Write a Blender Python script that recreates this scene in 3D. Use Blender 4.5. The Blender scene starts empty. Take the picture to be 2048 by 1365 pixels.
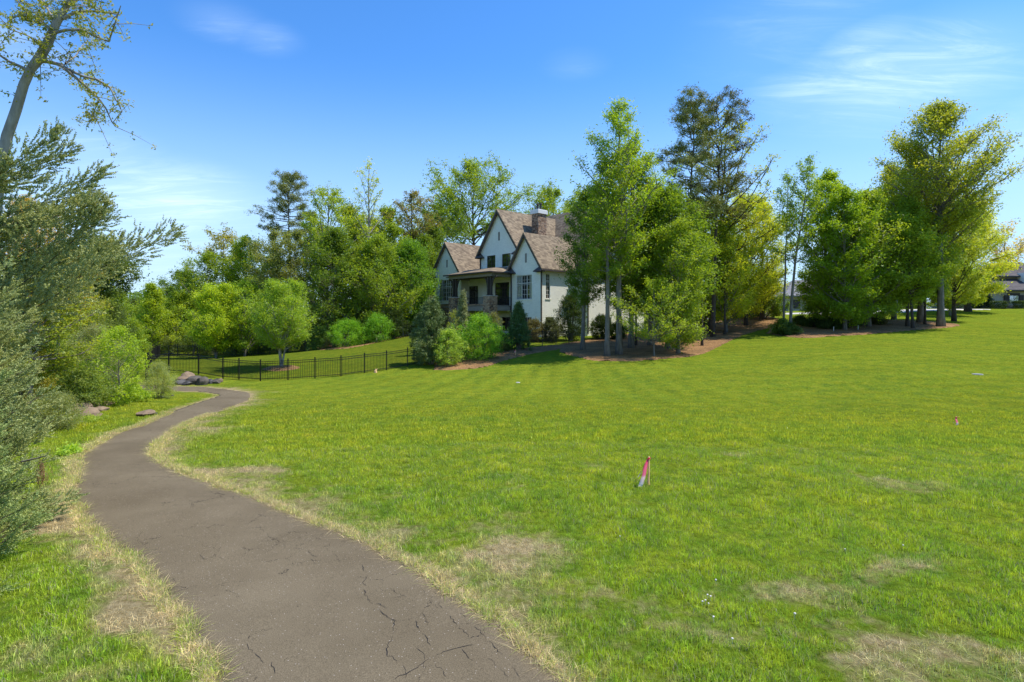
import bpy, math, random
import numpy as np
from mathutils import Vector, Matrix

SC = bpy.context.scene
COL = SC.collection
rad = math.radians

# ------------------------------------------------------------------ camera, sky, sun, exposure
CAM_H = 3.2
FPX = 1138.0          # focal length in pixels of the 2048 px wide photograph
HOR = 640.0           # row of the horizon
cam_d = bpy.data.cameras.new("camera")
cam_d.sensor_width = 36.0
cam_d.lens = 36.0 * FPX / 2048.0
cam_d.shift_y = -(682.5 - HOR) / 2048.0
cam_d.clip_start = 0.1
cam_d.clip_end = 3000.0
cam = bpy.data.objects.new("camera", cam_d)
cam.location = (0, 0, CAM_H)
cam.rotation_euler = (rad(90), 0, 0)
COL.objects.link(cam)
SC.camera = cam

SUN_EL, SUN_AZ = 61.0, 8.0       # azimuth counted from +X towards +Y
SKY_STRENGTH, SUN_STRENGTH, EXPOSURE = 0.145, 4.2, 0.45

def N(nt, typ, **kw):
    n = nt.nodes.new(typ)
    for k, v in kw.items():
        if k.startswith("i_"):
            key = k[2:]
            key = int(key) if key.isdigit() else key.replace("_", " ")
            n.inputs[key].default_value = v
        else:
            setattr(n, k, v)
    return n

def world():
    w = bpy.data.worlds.new("World")
    SC.world = w
    w.use_nodes = True
    nt = w.node_tree
    nt.nodes.clear()
    L = nt.links.new
    out = N(nt, "ShaderNodeOutputWorld")
    bg = N(nt, "ShaderNodeBackground", i_Strength=SKY_STRENGTH)
    sky = N(nt, "ShaderNodeTexSky", sky_type="NISHITA", sun_disc=False)
    sky.sun_elevation = rad(SUN_EL)
    sky.sun_rotation = rad(90 - SUN_AZ)
    sky.air_density = 1.0
    sky.dust_density = 0.25
    sky.ozone_density = 2.0
    sky.altitude = 200
    hs = N(nt, "ShaderNodeHueSaturation", i_Saturation=1.28, i_Value=1.42)
    L(sky.outputs[0], hs.inputs["Color"])
    tcz = N(nt, "ShaderNodeTexCoord"); sz = N(nt, "ShaderNodeSeparateXYZ"); L(tcz.outputs["Generated"], sz.inputs[0])
    hz = N(nt, "ShaderNodeMapRange", i_1=0.0, i_2=0.42, i_3=0.88, i_4=0.0); hz.interpolation_type = "SMOOTHSTEP"; L(sz.outputs["Z"], hz.inputs[0])
    hm = N(nt, "ShaderNodeMix", data_type="RGBA"); hm.inputs[7].default_value = (4.7, 5.7, 6.6, 1)
    L(hz.outputs[0], hm.inputs[0]); L(hs.outputs[0], hm.inputs[6])
    tm = N(nt, "ShaderNodeMix", data_type="RGBA", blend_type="MULTIPLY"); tm.inputs[0].default_value = 1
    tm.inputs[7].default_value = (.66, .77, .90, 1); L(hm.outputs[2], tm.inputs[6])
    tc = N(nt, "ShaderNodeTexCoord")
    sx = N(nt, "ShaderNodeSeparateXYZ")
    L(tc.outputs["Generated"], sx.inputs[0])
    # project the view direction on a high cloud layer so that wisps thin out towards the zenith
    mz = N(nt, "ShaderNodeMath", operation="ADD", i_1=0.12)
    L(sx.outputs["Z"], mz.inputs[0])
    dx = N(nt, "ShaderNodeMath", operation="DIVIDE"); L(sx.outputs["X"], dx.inputs[0]); L(mz.outputs[0], dx.inputs[1])
    dy = N(nt, "ShaderNodeMath", operation="DIVIDE"); L(sx.outputs["Y"], dy.inputs[0]); L(mz.outputs[0], dy.inputs[1])
    cx = N(nt, "ShaderNodeCombineXYZ"); L(dx.outputs[0], cx.inputs[0]); L(dy.outputs[0], cx.inputs[1])
    mp = N(nt, "ShaderNodeMapping")
    mp.inputs["Rotation"].default_value = (0, 0, rad(-12))
    mp.inputs["Scale"].default_value = (0.6, 2.1, 1)
    L(cx.outputs[0], mp.inputs[0])
    wisp = N(nt, "ShaderNodeTexNoise", i_Scale=3.0, i_Detail=12.0, i_Roughness=0.68, i_Distortion=1.1)
    L(mp.outputs[0], wisp.inputs["Vector"])
    wr = N(nt, "ShaderNodeMapRange", i_1=0.40, i_2=0.74); wr.interpolation_type = "SMOOTHSTEP"
    L(wisp.outputs[0], wr.inputs[0])
    # cloud banks: (px, py, half angle in degrees, strength)
    banks = [(350, 400, 7.5, 1.0), (190, 305, 5.0, 0.45), (60, 400, 9, 0.45), (250, 470, 12, 0.35),
             (1800, 150, 9.5, 0.85), (1640, 175, 6.0, 0.55), (1740, 85, 4.5, 0.7), (450, 45, 3.5, 0.35), (530, 75, 3.0, 0.35), (1150, 130, 3, 0.18),
             (20, 90, 4, 0.5), (1600, 60, 9, 0.25), (2200, 250, 9, 0.35), (-500, 300, 14, 0.4), (2900, 300, 16, 0.4)]
    acc = None
    for (px, py, a, s) in banks:
        d = Vector(((px - 1024) / FPX, 1.0, (HOR - py) / FPX)).normalized()
        # stretch sideways: compare in two dot products
        dt = N(nt, "ShaderNodeVectorMath", operation="SUBTRACT")
        dt.inputs[1].default_value = d
        L(tc.outputs["Generated"], dt.inputs[0])
        sc_ = N(nt, "ShaderNodeVectorMath", operation="MULTIPLY")
        sc_.inputs[1].default_value = (1, 1, 2.3)
        L(dt.outputs[0], sc_.inputs[0])
        ln = N(nt, "ShaderNodeVectorMath", operation="LENGTH")
        L(sc_.outputs[0], ln.inputs[0])
        mr = N(nt, "ShaderNodeMapRange", i_1=0.0, i_2=2 * math.sin(rad(a) / 2) * 1.3, i_3=s, i_4=0.0)
        mr.interpolation_type = "SMOOTHSTEP"
        L(ln.outputs["Value"], mr.inputs[0])
        if acc is None:
            acc = mr.outputs[0]
        else:
            mx = N(nt, "ShaderNodeMath", operation="MAXIMUM")
            L(acc, mx.inputs[0]); L(mr.outputs[0], mx.inputs[1]); acc = mx.outputs[0]
    soft = N(nt, "ShaderNodeMath", operation="MULTIPLY_ADD", i_1=0.62, i_2=0.30)
    L(wr.outputs[0], soft.inputs[0])
    fac = N(nt, "ShaderNodeMath", operation="MULTIPLY")
    L(acc, fac.inputs[0]); L(soft.outputs[0], fac.inputs[1])
    fac2 = N(nt, "ShaderNodeMath", operation="MULTIPLY", i_1=0.85)
    L(fac.outputs[0], fac2.inputs[0])
    mix = N(nt, "ShaderNodeMix", data_type="RGBA")
    mix.inputs[7].default_value = (5.6, 6.9, 8.6, 1)
    L(fac2.outputs[0], mix.inputs[0]); L(tm.outputs[2], mix.inputs[6])
    L(mix.outputs[2], bg.inputs[0]); L(bg.outputs[0], out.inputs[0])

world()
sun_d = bpy.data.lights.new("sun", "SUN")
sun_d.energy = SUN_STRENGTH
sun_d.angle = rad(0.53)
sun_d.color = (1.0, 0.95, 0.87)
sun = bpy.data.objects.new("sun", sun_d)
SUN_DIR = Vector((math.cos(rad(SUN_EL)) * math.cos(rad(SUN_AZ)), math.cos(rad(SUN_EL)) * math.sin(rad(SUN_AZ)), math.sin(rad(SUN_EL))))
sun.rotation_euler = SUN_DIR.to_track_quat("Z", "Y").to_euler()
COL.objects.link(sun)
SC.view_settings.view_transform = "Standard"
SC.view_settings.look = "None"
SC.view_settings.gamma = 1.0
SC.view_settings.use_curve_mapping = False
SC.view_settings.exposure = EXPOSURE
SC.render.engine = "CYCLES"
SC.cycles.max_bounces = 8
SC.cycles.transparent_max_bounces = 12

# ------------------------------------------------------------------ object helpers
def tag(o, label=None, cat=None, group=None, kind=None):
    if label: o["label"] = label
    if cat: o["category"] = cat
    if group: o["group"] = group
    if kind: o["kind"] = kind
    return o

def empty(name, loc, rz=0.0):
    o = bpy.data.objects.new(name, None)
    o.location = loc
    o.rotation_euler = (0, 0, rz)
    o.empty_display_size = 0.3
    COL.objects.link(o)
    return o

def link(name, me, parent=None, loc=None, rot=None, color=None):
    o = bpy.data.objects.new(name, me)
    COL.objects.link(o)
    if parent is not None: o.parent = parent
    if loc is not None: o.location = loc
    if rot is not None: o.rotation_euler = rot
    if color is not None: o.color = (*color, 1)
    return o

def copy_thing(root, loc, rz=0.0, scale=1.0, **tags):
    """copies a thing with its parts and sub-parts, mesh data shared"""
    def cp(o, par):
        c = o.copy()
        COL.objects.link(c)
        c.parent = par
        for ch in o.children:
            cp(ch, c)
        return c
    r = cp(root, None)
    r.location = loc
    r.rotation_euler = (0, 0, rz)
    r.scale = (scale,) * 3
    tag(r, **tags)
    return r

def np_mesh(name, v, f, mats=None, attrs=None, smooth=False, face_mat=None):
    """v (n,3), f (m,3|4) numpy -> mesh; attrs {name: (domain, array)}"""
    me = bpy.data.meshes.new(name)
    v = np.ascontiguousarray(v, dtype=np.float32)
    f = np.ascontiguousarray(f, dtype=np.int32)
    k = f.shape[1]
    me.vertices.add(len(v))
    me.vertices.foreach_set("co", v.ravel())
    me.loops.add(f.size)
    me.loops.foreach_set("vertex_index", f.ravel())
    me.polygons.add(len(f))
    me.polygons.foreach_set("loop_start", np.arange(0, f.size, k, dtype=np.int32))
    if smooth:
        me.polygons.foreach_set("use_smooth", np.ones(len(f), dtype=bool))
    if mats:
        for m in (mats if isinstance(mats, (list, tuple)) else [mats]):
            me.materials.append(m)
    if face_mat is not None:
        me.polygons.foreach_set("material_index", np.asarray(face_mat, dtype=np.int32))
    for an, (dom, arr) in (attrs or {}).items():
        a = me.attributes.new(an, "FLOAT", dom)
        a.data.foreach_set("value", np.asarray(arr, dtype=np.float32))
    me.update(calc_edges=True)
    return me

class MB:
    """collects boxes, prisms, tubes and quads of one mesh"""
    def __init__(s): s.v, s.f = [], []
    def add(s, vs, fs):
        b = len(s.v)
        s.v += [tuple(p) for p in vs]
        s.f += [tuple(b + i for i in q) for q in fs]
    def box(s, x0, x1, y0, y1, z0, z1, M=None):
        vs = [Vector(p) for p in ((x0,y0,z0),(x1,y0,z0),(x1,y1,z0),(x0,y1,z0),(x0,y0,z1),(x1,y0,z1),(x1,y1,z1),(x0,y1,z1))]
        if M is not None: vs = [M @ p for p in vs]
        s.add(vs, [(0,3,2,1),(4,5,6,7),(0,1,5,4),(1,2,6,5),(2,3,7,6),(3,0,4,7)])
    def poly(s, pts): s.add(pts, [tuple(range(len(pts)))])
    def hull(s, a, b):
        """prism between two equal loops"""
        n = len(a)
        s.add(list(a) + list(b), [tuple(reversed(range(n))), tuple(range(n, 2*n))] + [(i, (i+1) % n, n + (i+1) % n, n + i) for i in range(n)])
    def bar(s, p, q, w, h=None):
        """square bar from p to q"""
        p, q = Vector(p), Vector(q); h = h or w
        d = (q - p).normalized()
        up = Vector((0, 0, 1)) if abs(d.z) < .95 else Vector((1, 0, 0))
        a = d.cross(up).normalized() * w / 2
        b = a.cross(d).normalized() * h / 2
        s.hull([p+a+b, p-a+b, p-a-b, p+a-b], [q+a+b, q-a+b, q-a-b, q+a-b])
    def tube(s, pts, rs, n=8, cap=True):
        pts = [Vector(p) for p in pts]
        if not isinstance(rs, (list, tuple)): rs = [rs] * len(pts)
        b = len(s.v); ref = None
        for i, p in enumerate(pts):
            d = (pts[min(i+1, len(pts)-1)] - pts[max(i-1, 0)]).normalized()
            if ref is None:
                ref = d.orthogonal().normalized()
            x = (ref - d * ref.dot(d)).normalized(); y = d.cross(x); ref = x
            for k in range(n):
                a = 2 * math.pi * k / n
                s.v.append(tuple(p + (x * math.cos(a) + y * math.sin(a)) * rs[i]))
        for i in range(len(pts) - 1):
            for k in range(n):
                s.f.append((b+i*n+k, b+i*n+(k+1) % n, b+(i+1)*n+(k+1) % n, b+(i+1)*n+k))
        if cap:
            s.f.append(tuple(b+k for k in reversed(range(n))))
            s.f.append(tuple(b+(len(pts)-1)*n+k for k in range(n)))
    def mesh(s, name, mat, smooth=False):
        me = bpy.data.meshes.new(name)
        me.from_pydata(s.v, [], s.f)
        if mat: me.materials.append(mat)
        if smooth:
            me.polygons.foreach_set("use_smooth", [True] * len(me.polygons))
        me.update()
        return me
    def build(s, name, mat, parent=None, loc=None, rot=None, smooth=False):
        return link(name, s.mesh(name, mat, smooth), parent, loc, rot)

# ------------------------------------------------------------------ numeric noise
def vnoise(x, y, seed=0):
    x = np.asarray(x, float); y = np.asarray(y, float)
    xi, yi = np.floor(x).astype(np.int64), np.floor(y).astype(np.int64)
    fx, fy = x - xi, y - yi
    fx = fx*fx*(3-2*fx); fy = fy*fy*(3-2*fy)
    def h(a, b):
        n = (a * 374761393 + b * 668265263 + seed * 974634777) & 0x7fffffff
        n = ((n ^ (n >> 13)) * 1274126177) & 0x7fffffff
        return ((n ^ (n >> 16)) & 0xffff) / 65535.0
    return (h(xi,yi)*(1-fx)+h(xi+1,yi)*fx)*(1-fy) + (h(xi,yi+1)*(1-fx)+h(xi+1,yi+1)*fx)*fy
def fbm(x, y, seed=0, o=4):
    s = 0; a = .5; t = 0
    for i in range(o):
        s = s + a * vnoise(x*2**i, y*2**i, seed+i); t += a; a *= .5
    return s / t
def sstep(a, b, x):
    t = np.clip((x-a)/(b-a), 0, 1)
    return t*t*(3-2*t)

# ------------------------------------------------------------------ terrain heights (thin plate spline through surveyed spots)
def P(px, py, Y):
    return ((px-1024)/FPX*Y, Y, CAM_H-(py-HOR)/FPX*Y)
CTRL = [(-6,5,0),(0,5,0),(6,5,0.0),(0,0,0),(-15,0,.0),(18,0,.1),(0,-10,0),(-20,-15,0),(25,-15,.3),(-8,8,0),(-12,14,-.25),(-4,14,-.12),
        P(1297,972,10.97), P(1912,856,20), P(2200,838,22), P(1600,802,27), P(1200,782,31.5), P(900,775,33), P(700,762,36),
        P(1240,716,43), P(1400,706,46), P(1500,692,48), P(1600,672,52), P(1760,662,54), P(1880,653,58), P(2048,700,42), P(2048,650,62), P(2300,650,62),
        P(2048,618,92), P(2300,612,92), P(1900,622,84), P(1750,702,40), P(1500,742,35), P(1700,629,84), P(1450,640,70), P(1560,629,86), P(1140,692,52),
        (3,60,1.4), (-10,72,1.5), (10,66,1.5), (20,75,2.2), P(830,674,60), P(720,692,58), P(620,703,57), P(521,762,37), P(478,757,38), P(397,750,38.5), P(296,748,37),
        P(320,712,64), P(640,700,64), P(563,737,42), P(400,781,33), P(250,772,34), P(100,772,34), P(170,812,23), P(60,800,24), P(300,850,19),
        P(130,690,62), (-80,70,.3), (-60,130,1.5), (0,140,3.6), (90,140,5.2), (60,105,5.0), (140,90,5.2), (-40,40,-.6), (-60,15,0), (60,15,.3), (60,35,1.5), (0,20,-.25), (8,20,-.3), (16,14,-.2)]
C_ = np.array(CTRL, float)
def _U(r2):
    return np.where(r2 > 1e-9, r2*np.log(np.maximum(r2, 1e-9))*.5, 0)
_n = len(C_)
_d2 = ((C_[:,None,:2]-C_[None,:,:2])**2).sum(-1)
_A = np.zeros((_n+3, _n+3)); _A[:_n,:_n] = _U(_d2) + np.eye(_n)*4.0
_A[:_n,_n] = 1; _A[:_n,_n+1:] = C_[:,:2]; _A[_n:,:_n] = _A[:_n,_n:].T
_W = np.linalg.solve(_A, np.concatenate([C_[:,2], np.zeros(3)]))
def ground_raw(x, y):
    x = np.asarray(x, float); y = np.asarray(y, float)
    s = np.full(x.shape, _W[_n]) + _W[_n+1]*x + _W[_n+2]*y
    for i in range(_n):
        s = s + _W[i]*_U((x-C_[i,0])**2+(y-C_[i,1])**2)
    return s
def gh(x, y):
    x = np.asarray(x, float); y = np.asarray(y, float)
    # beyond the surveyed area the ground flattens out
    cx, cy = 15.0, 55.0
    d = np.hypot(x-cx, y-cy)
    k = np.minimum(1, 125/np.maximum(d, 1e-6))
    h = ground_raw(cx+(x-cx)*k, cy+(y-cy)*k)
    far = sstep(95, 260, d)
    h = h*(1-far) + 2.6*far
    b = (vnoise(x*.35, y*.35, 5)-.5)*.10 + (vnoise(x*1.3, y*1.3, 6)-.5)*.022
    return h + b*sstep(3, 9, np.hypot(x, y))
def G(x, y): return float(gh(np.array([x]), np.array([y]))[0])
def hit(px, py):
    """where the line of sight through a pixel meets the ground"""
    ys = np.geomspace(2.5, 160, 900)
    xs = (px-1024)/FPX*ys
    zs = CAM_H-(py-HOR)/FPX*ys
    below = np.nonzero(zs <= gh(xs, ys))[0]
    i = below[0] if len(below) else len(ys)-1
    return float(xs[i]), float(ys[i])
def at(px, Y): return ((px-1024)/FPX*Y, Y)
def zat(py, Y): return CAM_H-(py-HOR)/FPX*Y
# ------------------------------------------------------------------ materials
def new_mat(name):
    m = bpy.data.materials.new(name)
    m.use_nodes = True
    nt = m.node_tree
    bs = nt.nodes["Principled BSDF"]
    return m, nt, bs, nt.links.new

def simple(name, col, rough=.7, var=.15, scale=6.0, bump=.0, metal=0, spec=.4, stretch=(1,1,1), detail=6):
    """plain colour broken up by noise, optional relief"""
    m, nt, bs, L = new_mat(name)
    tc = N(nt, "ShaderNodeTexCoord")
    mp = N(nt, "ShaderNodeMapping"); mp.inputs["Scale"].default_value = stretch
    L(tc.outputs["Object"], mp.inputs[0])
    no = N(nt, "ShaderNodeTexNoise", i_Scale=scale, i_Detail=float(detail), i_Roughness=.6)
    L(mp.outputs[0], no.inputs["Vector"])
    mr = N(nt, "ShaderNodeMapRange", i_1=.3, i_2=.7, i_3=1-var, i_4=1+var)
    L(no.outputs[0], mr.inputs[0])
    mu = N(nt, "ShaderNodeVectorMath", operation="SCALE"); mu.inputs[0].default_value = col
    L(mr.outputs[0], mu.inputs["Scale"])
    L(mu.outputs[0], bs.inputs["Base Color"])
    bs.inputs["Roughness"].default_value = rough
    bs.inputs["Metallic"].default_value = metal
    bs.inputs["Specular IOR Level"].default_value = spec
    if bump:
        bp = N(nt, "ShaderNodeBump", i_Strength=bump, i_Distance=.02)
        L(no.outputs[0], bp.inputs["Height"]); L(bp.outputs[0], bs.inputs["Normal"])
    return m

def ramp(nt, stops, src=None):
    r = N(nt, "ShaderNodeValToRGB")
    e = r.color_ramp.elements
    while len(e) < len(stops): e.new(.5)
    for k, (p, c) in enumerate(stops):
        e[k].position = p; e[k].color = (*c, 1)
    if src is not None: nt.links.new(src, r.inputs[0])
    return r

def lawn_color_group():
    """lawn colour as a function of the place on the ground and of how dry it is"""
    g = bpy.data.node_groups.new("lawn_color", "ShaderNodeTree")
    g.interface.new_socket("Dry", in_out="INPUT", socket_type="NodeSocketFloat")
    g.interface.new_socket("Color", in_out="OUTPUT", socket_type="NodeSocketColor")
    gi = N(g, "NodeGroupInput"); go = N(g, "NodeGroupOutput")
    L = g.links.new
    geo = N(g, "ShaderNodeNewGeometry")
    flat = N(g, "ShaderNodeVectorMath", operation="MULTIPLY"); flat.inputs[1].default_value = (1, 1, 0)
    L(geo.outputs["Position"], flat.inputs[0])
    n1 = N(g, "ShaderNodeTexNoise", i_Scale=.22, i_Detail=5.0, i_Roughness=.6); L(flat.outputs[0], n1.inputs["Vector"])
    n2 = N(g, "ShaderNodeTexNoise", i_Scale=1.7, i_Detail=6.0, i_Roughness=.65, i_Distortion=.3); L(flat.outputs[0], n2.inputs["Vector"])
    n3 = N(g, "ShaderNodeTexNoise", i_Scale=9.0, i_Detail=4.0, i_Roughness=.7); L(flat.outputs[0], n3.inputs["Vector"])
    c1 = ramp(g, [(.30, (.140, .200, .016)), (.5, (.205, .242, .014)), (.70, (.258, .265, .018))], n1.outputs[0])
    c2 = ramp(g, [(.30, (.070, .135, .024)), (.45, (.135, .205, .020)), (.58, (.205, .248, .020)), (.76, (.27, .275, .05))], n2.outputs[0])
    mx = N(g, "ShaderNodeMix", data_type="RGBA"); mx.inputs[0].default_value = .66
    L(c1.outputs[0], mx.inputs[6]); L(c2.outputs[0], mx.inputs[7])
    # the turf nearest the camera is a greener mix than the slope
    py_ = N(g, "ShaderNodeSeparateXYZ"); L(geo.outputs["Position"], py_.inputs[0])
    nf = N(g, "ShaderNodeMapRange", i_1=9.0, i_2=22.0, i_3=1.0, i_4=0.0); L(py_.outputs[1], nf.inputs[0])
    gm = N(g, "ShaderNodeMix", data_type="RGBA", blend_type="MULTIPLY"); gm.inputs[7].default_value = (.94, 1.05, 1.0, 1)
    L(nf.outputs[0], gm.inputs[0]); L(mx.outputs[2], gm.inputs[6]); mx = gm
    # fine flecks
    f = N(g, "ShaderNodeMapRange", i_1=.3, i_2=.7, i_3=.60, i_4=1.38); L(n3.outputs[0], f.inputs[0])
    sc = N(g, "ShaderNodeVectorMath", operation="SCALE"); L(mx.outputs[2], sc.inputs[0]); L(f.outputs[0], sc.inputs["Scale"])
    n5 = N(g, "ShaderNodeTexNoise", i_Scale=5.5, i_Detail=6.0, i_Roughness=.75, i_Distortion=.5); L(flat.outputs[0], n5.inputs["Vector"])
    th = N(g, "ShaderNodeMapRange", i_1=.55, i_2=.72, i_3=0.0, i_4=.38); L(n5.outputs[0], th.inputs[0])
    fm = N(g, "ShaderNodeMix", data_type="RGBA"); fm.inputs[7].default_value = (.36, .33, .12, 1); L(th.outputs[0], fm.inputs[0]); L(sc.outputs[0], fm.inputs[6])
    dk_ = N(g, "ShaderNodeMapRange", i_1=.28, i_2=.44, i_3=.55, i_4=1.0); L(n5.outputs[0], dk_.inputs[0])
    sc = N(g, "ShaderNodeVectorMath", operation="SCALE"); L(fm.outputs[2], sc.inputs[0]); L(dk_.outputs[0], sc.inputs["Scale"])
    # dry straw where the attribute says so, broken up by noise
    n4 = N(g, "ShaderNodeTexNoise", i_Scale=4.0, i_Detail=5.0, i_Roughness=.7); L(flat.outputs[0], n4.inputs["Vector"])
    a = N(g, "ShaderNodeMath", operation="MULTIPLY_ADD", i_1=.9, i_2=-.45); L(n4.outputs[0], a.inputs[0])
    b = N(g, "ShaderNodeMath", operation="ADD"); L(a.outputs[0], b.inputs[0]); L(gi.outputs[0], b.inputs[1])
    d = N(g, "ShaderNodeMapRange", i_1=.35, i_2=.72); L(b.outputs[0], d.inputs[0])
    straw = ramp(g, [(.3, (.26, .195, .080)), (.7, (.50, .405, .225))], n3.outputs[0])
    m2 = N(g, "ShaderNodeMix", data_type="RGBA"); L(d.outputs[0], m2.inputs[0]); L(sc.outputs[0], m2.inputs[6]); L(straw.outputs[0], m2.inputs[7])
    L(m2.outputs[2], go.inputs[0])
    return g
LAWN = lawn_color_group()

def mat_lawn():
    m, nt, bs, L = new_mat("lawn_ground")
    at_ = N(nt, "ShaderNodeAttribute", attribute_name="dry")
    g = N(nt, "ShaderNodeGroup"); g.node_tree = LAWN
    L(at_.outputs["Fac"], g.inputs[0])
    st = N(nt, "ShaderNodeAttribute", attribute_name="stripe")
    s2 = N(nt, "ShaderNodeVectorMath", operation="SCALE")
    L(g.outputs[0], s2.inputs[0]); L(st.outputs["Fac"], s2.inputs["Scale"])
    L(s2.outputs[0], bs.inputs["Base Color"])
    bs.inputs["Roughness"].default_value = 1.0
    bs.inputs["Specular IOR Level"].default_value = .0
    geo = N(nt, "ShaderNodeNewGeometry")
    n = N(nt, "ShaderNodeTexNoise", i_Scale=26.0, i_Detail=5.0, i_Roughness=.75); L(geo.outputs["Position"], n.inputs["Vector"])
    n2 = N(nt, "ShaderNodeTexNoise", i_Scale=5.0, i_Detail=4.0, i_Roughness=.7); L(geo.outputs["Position"], n2.inputs["Vector"])
    ad = N(nt, "ShaderNodeMath", operation="MULTIPLY_ADD", i_1=2.0); L(n2.outputs[0], ad.inputs[0]); L(n.outputs[0], ad.inputs[2])
    bp = N(nt, "ShaderNodeBump", i_Strength=.8, i_Distance=.05); L(ad.outputs[0], bp.inputs["Height"]); L(bp.outputs[0], bs.inputs["Normal"])
    return m

def mat_blades():
    m, nt, bs, L = new_mat("grass_blades")
    at_ = N(nt, "ShaderNodeAttribute", attribute_name="dry", attribute_type="INSTANCER")
    g = N(nt, "ShaderNodeGroup"); g.node_tree = LAWN
    L(at_.outputs["Fac"], g.inputs[0])
    ym = N(nt, "ShaderNodeMix", data_type="RGBA", blend_type="MULTIPLY"); ym.inputs[7].default_value = (1.38, 1.13, .75, 1); iv = N(nt, "ShaderNodeMath", operation="MULTIPLY_ADD", i_1=-1.7, i_2=1.0, use_clamp=True); L(at_.outputs["Fac"], iv.inputs[0]); L(iv.outputs[0], ym.inputs[0]); L(g.outputs[0], ym.inputs[6])
    ti = N(nt, "ShaderNodeAttribute", attribute_name="tint")
    mr = N(nt, "ShaderNodeMapRange", i_1=0.0, i_2=1.0, i_3=1.5, i_4=3.6); L(ti.outputs["Fac"], mr.inputs[0])
    sc = N(nt, "ShaderNodeVectorMath", operation="SCALE"); L(ym.outputs[2], sc.inputs[0]); L(mr.outputs[0], sc.inputs["Scale"])
    # single blades that have died back
    dead = N(nt, "ShaderNodeMath", operation="GREATER_THAN", i_1=.91); L(ti.outputs["Fac"], dead.inputs[0])
    mx = N(nt, "ShaderNodeMix", data_type="RGBA"); mx.inputs[7].default_value = (.46, .40, .22, 1)
    L(dead.outputs[0], mx.inputs[0]); L(sc.outputs[0], mx.inputs[6])
    nt.nodes.remove(bs)
    out = [n for n in nt.nodes if n.type == "OUTPUT_MATERIAL"][0]
    di = N(nt, "ShaderNodeBsdfDiffuse", i_Roughness=.5); tr = N(nt, "ShaderNodeBsdfTranslucent")
    gl = N(nt, "ShaderNodeBsdfGlossy", i_Roughness=.45); gl.inputs[0].default_value = (.6, .65, .6, 1)
    L(mx.outputs[2], di.inputs[0]); L(mx.outputs[2], tr.inputs[0])
    m1 = N(nt, "ShaderNodeMixShader"); m1.inputs[0].default_value = .38; L(di.outputs[0], m1.inputs[1]); L(tr.outputs[0], m1.inputs[2])
    m2 = N(nt, "ShaderNodeMixShader"); m2.inputs[0].default_value = .05; L(m1.outputs[0], m2.inputs[1]); L(gl.outputs[0], m2.inputs[2])
    L(m2.outputs[0], out.inputs[0])
    return m

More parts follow.
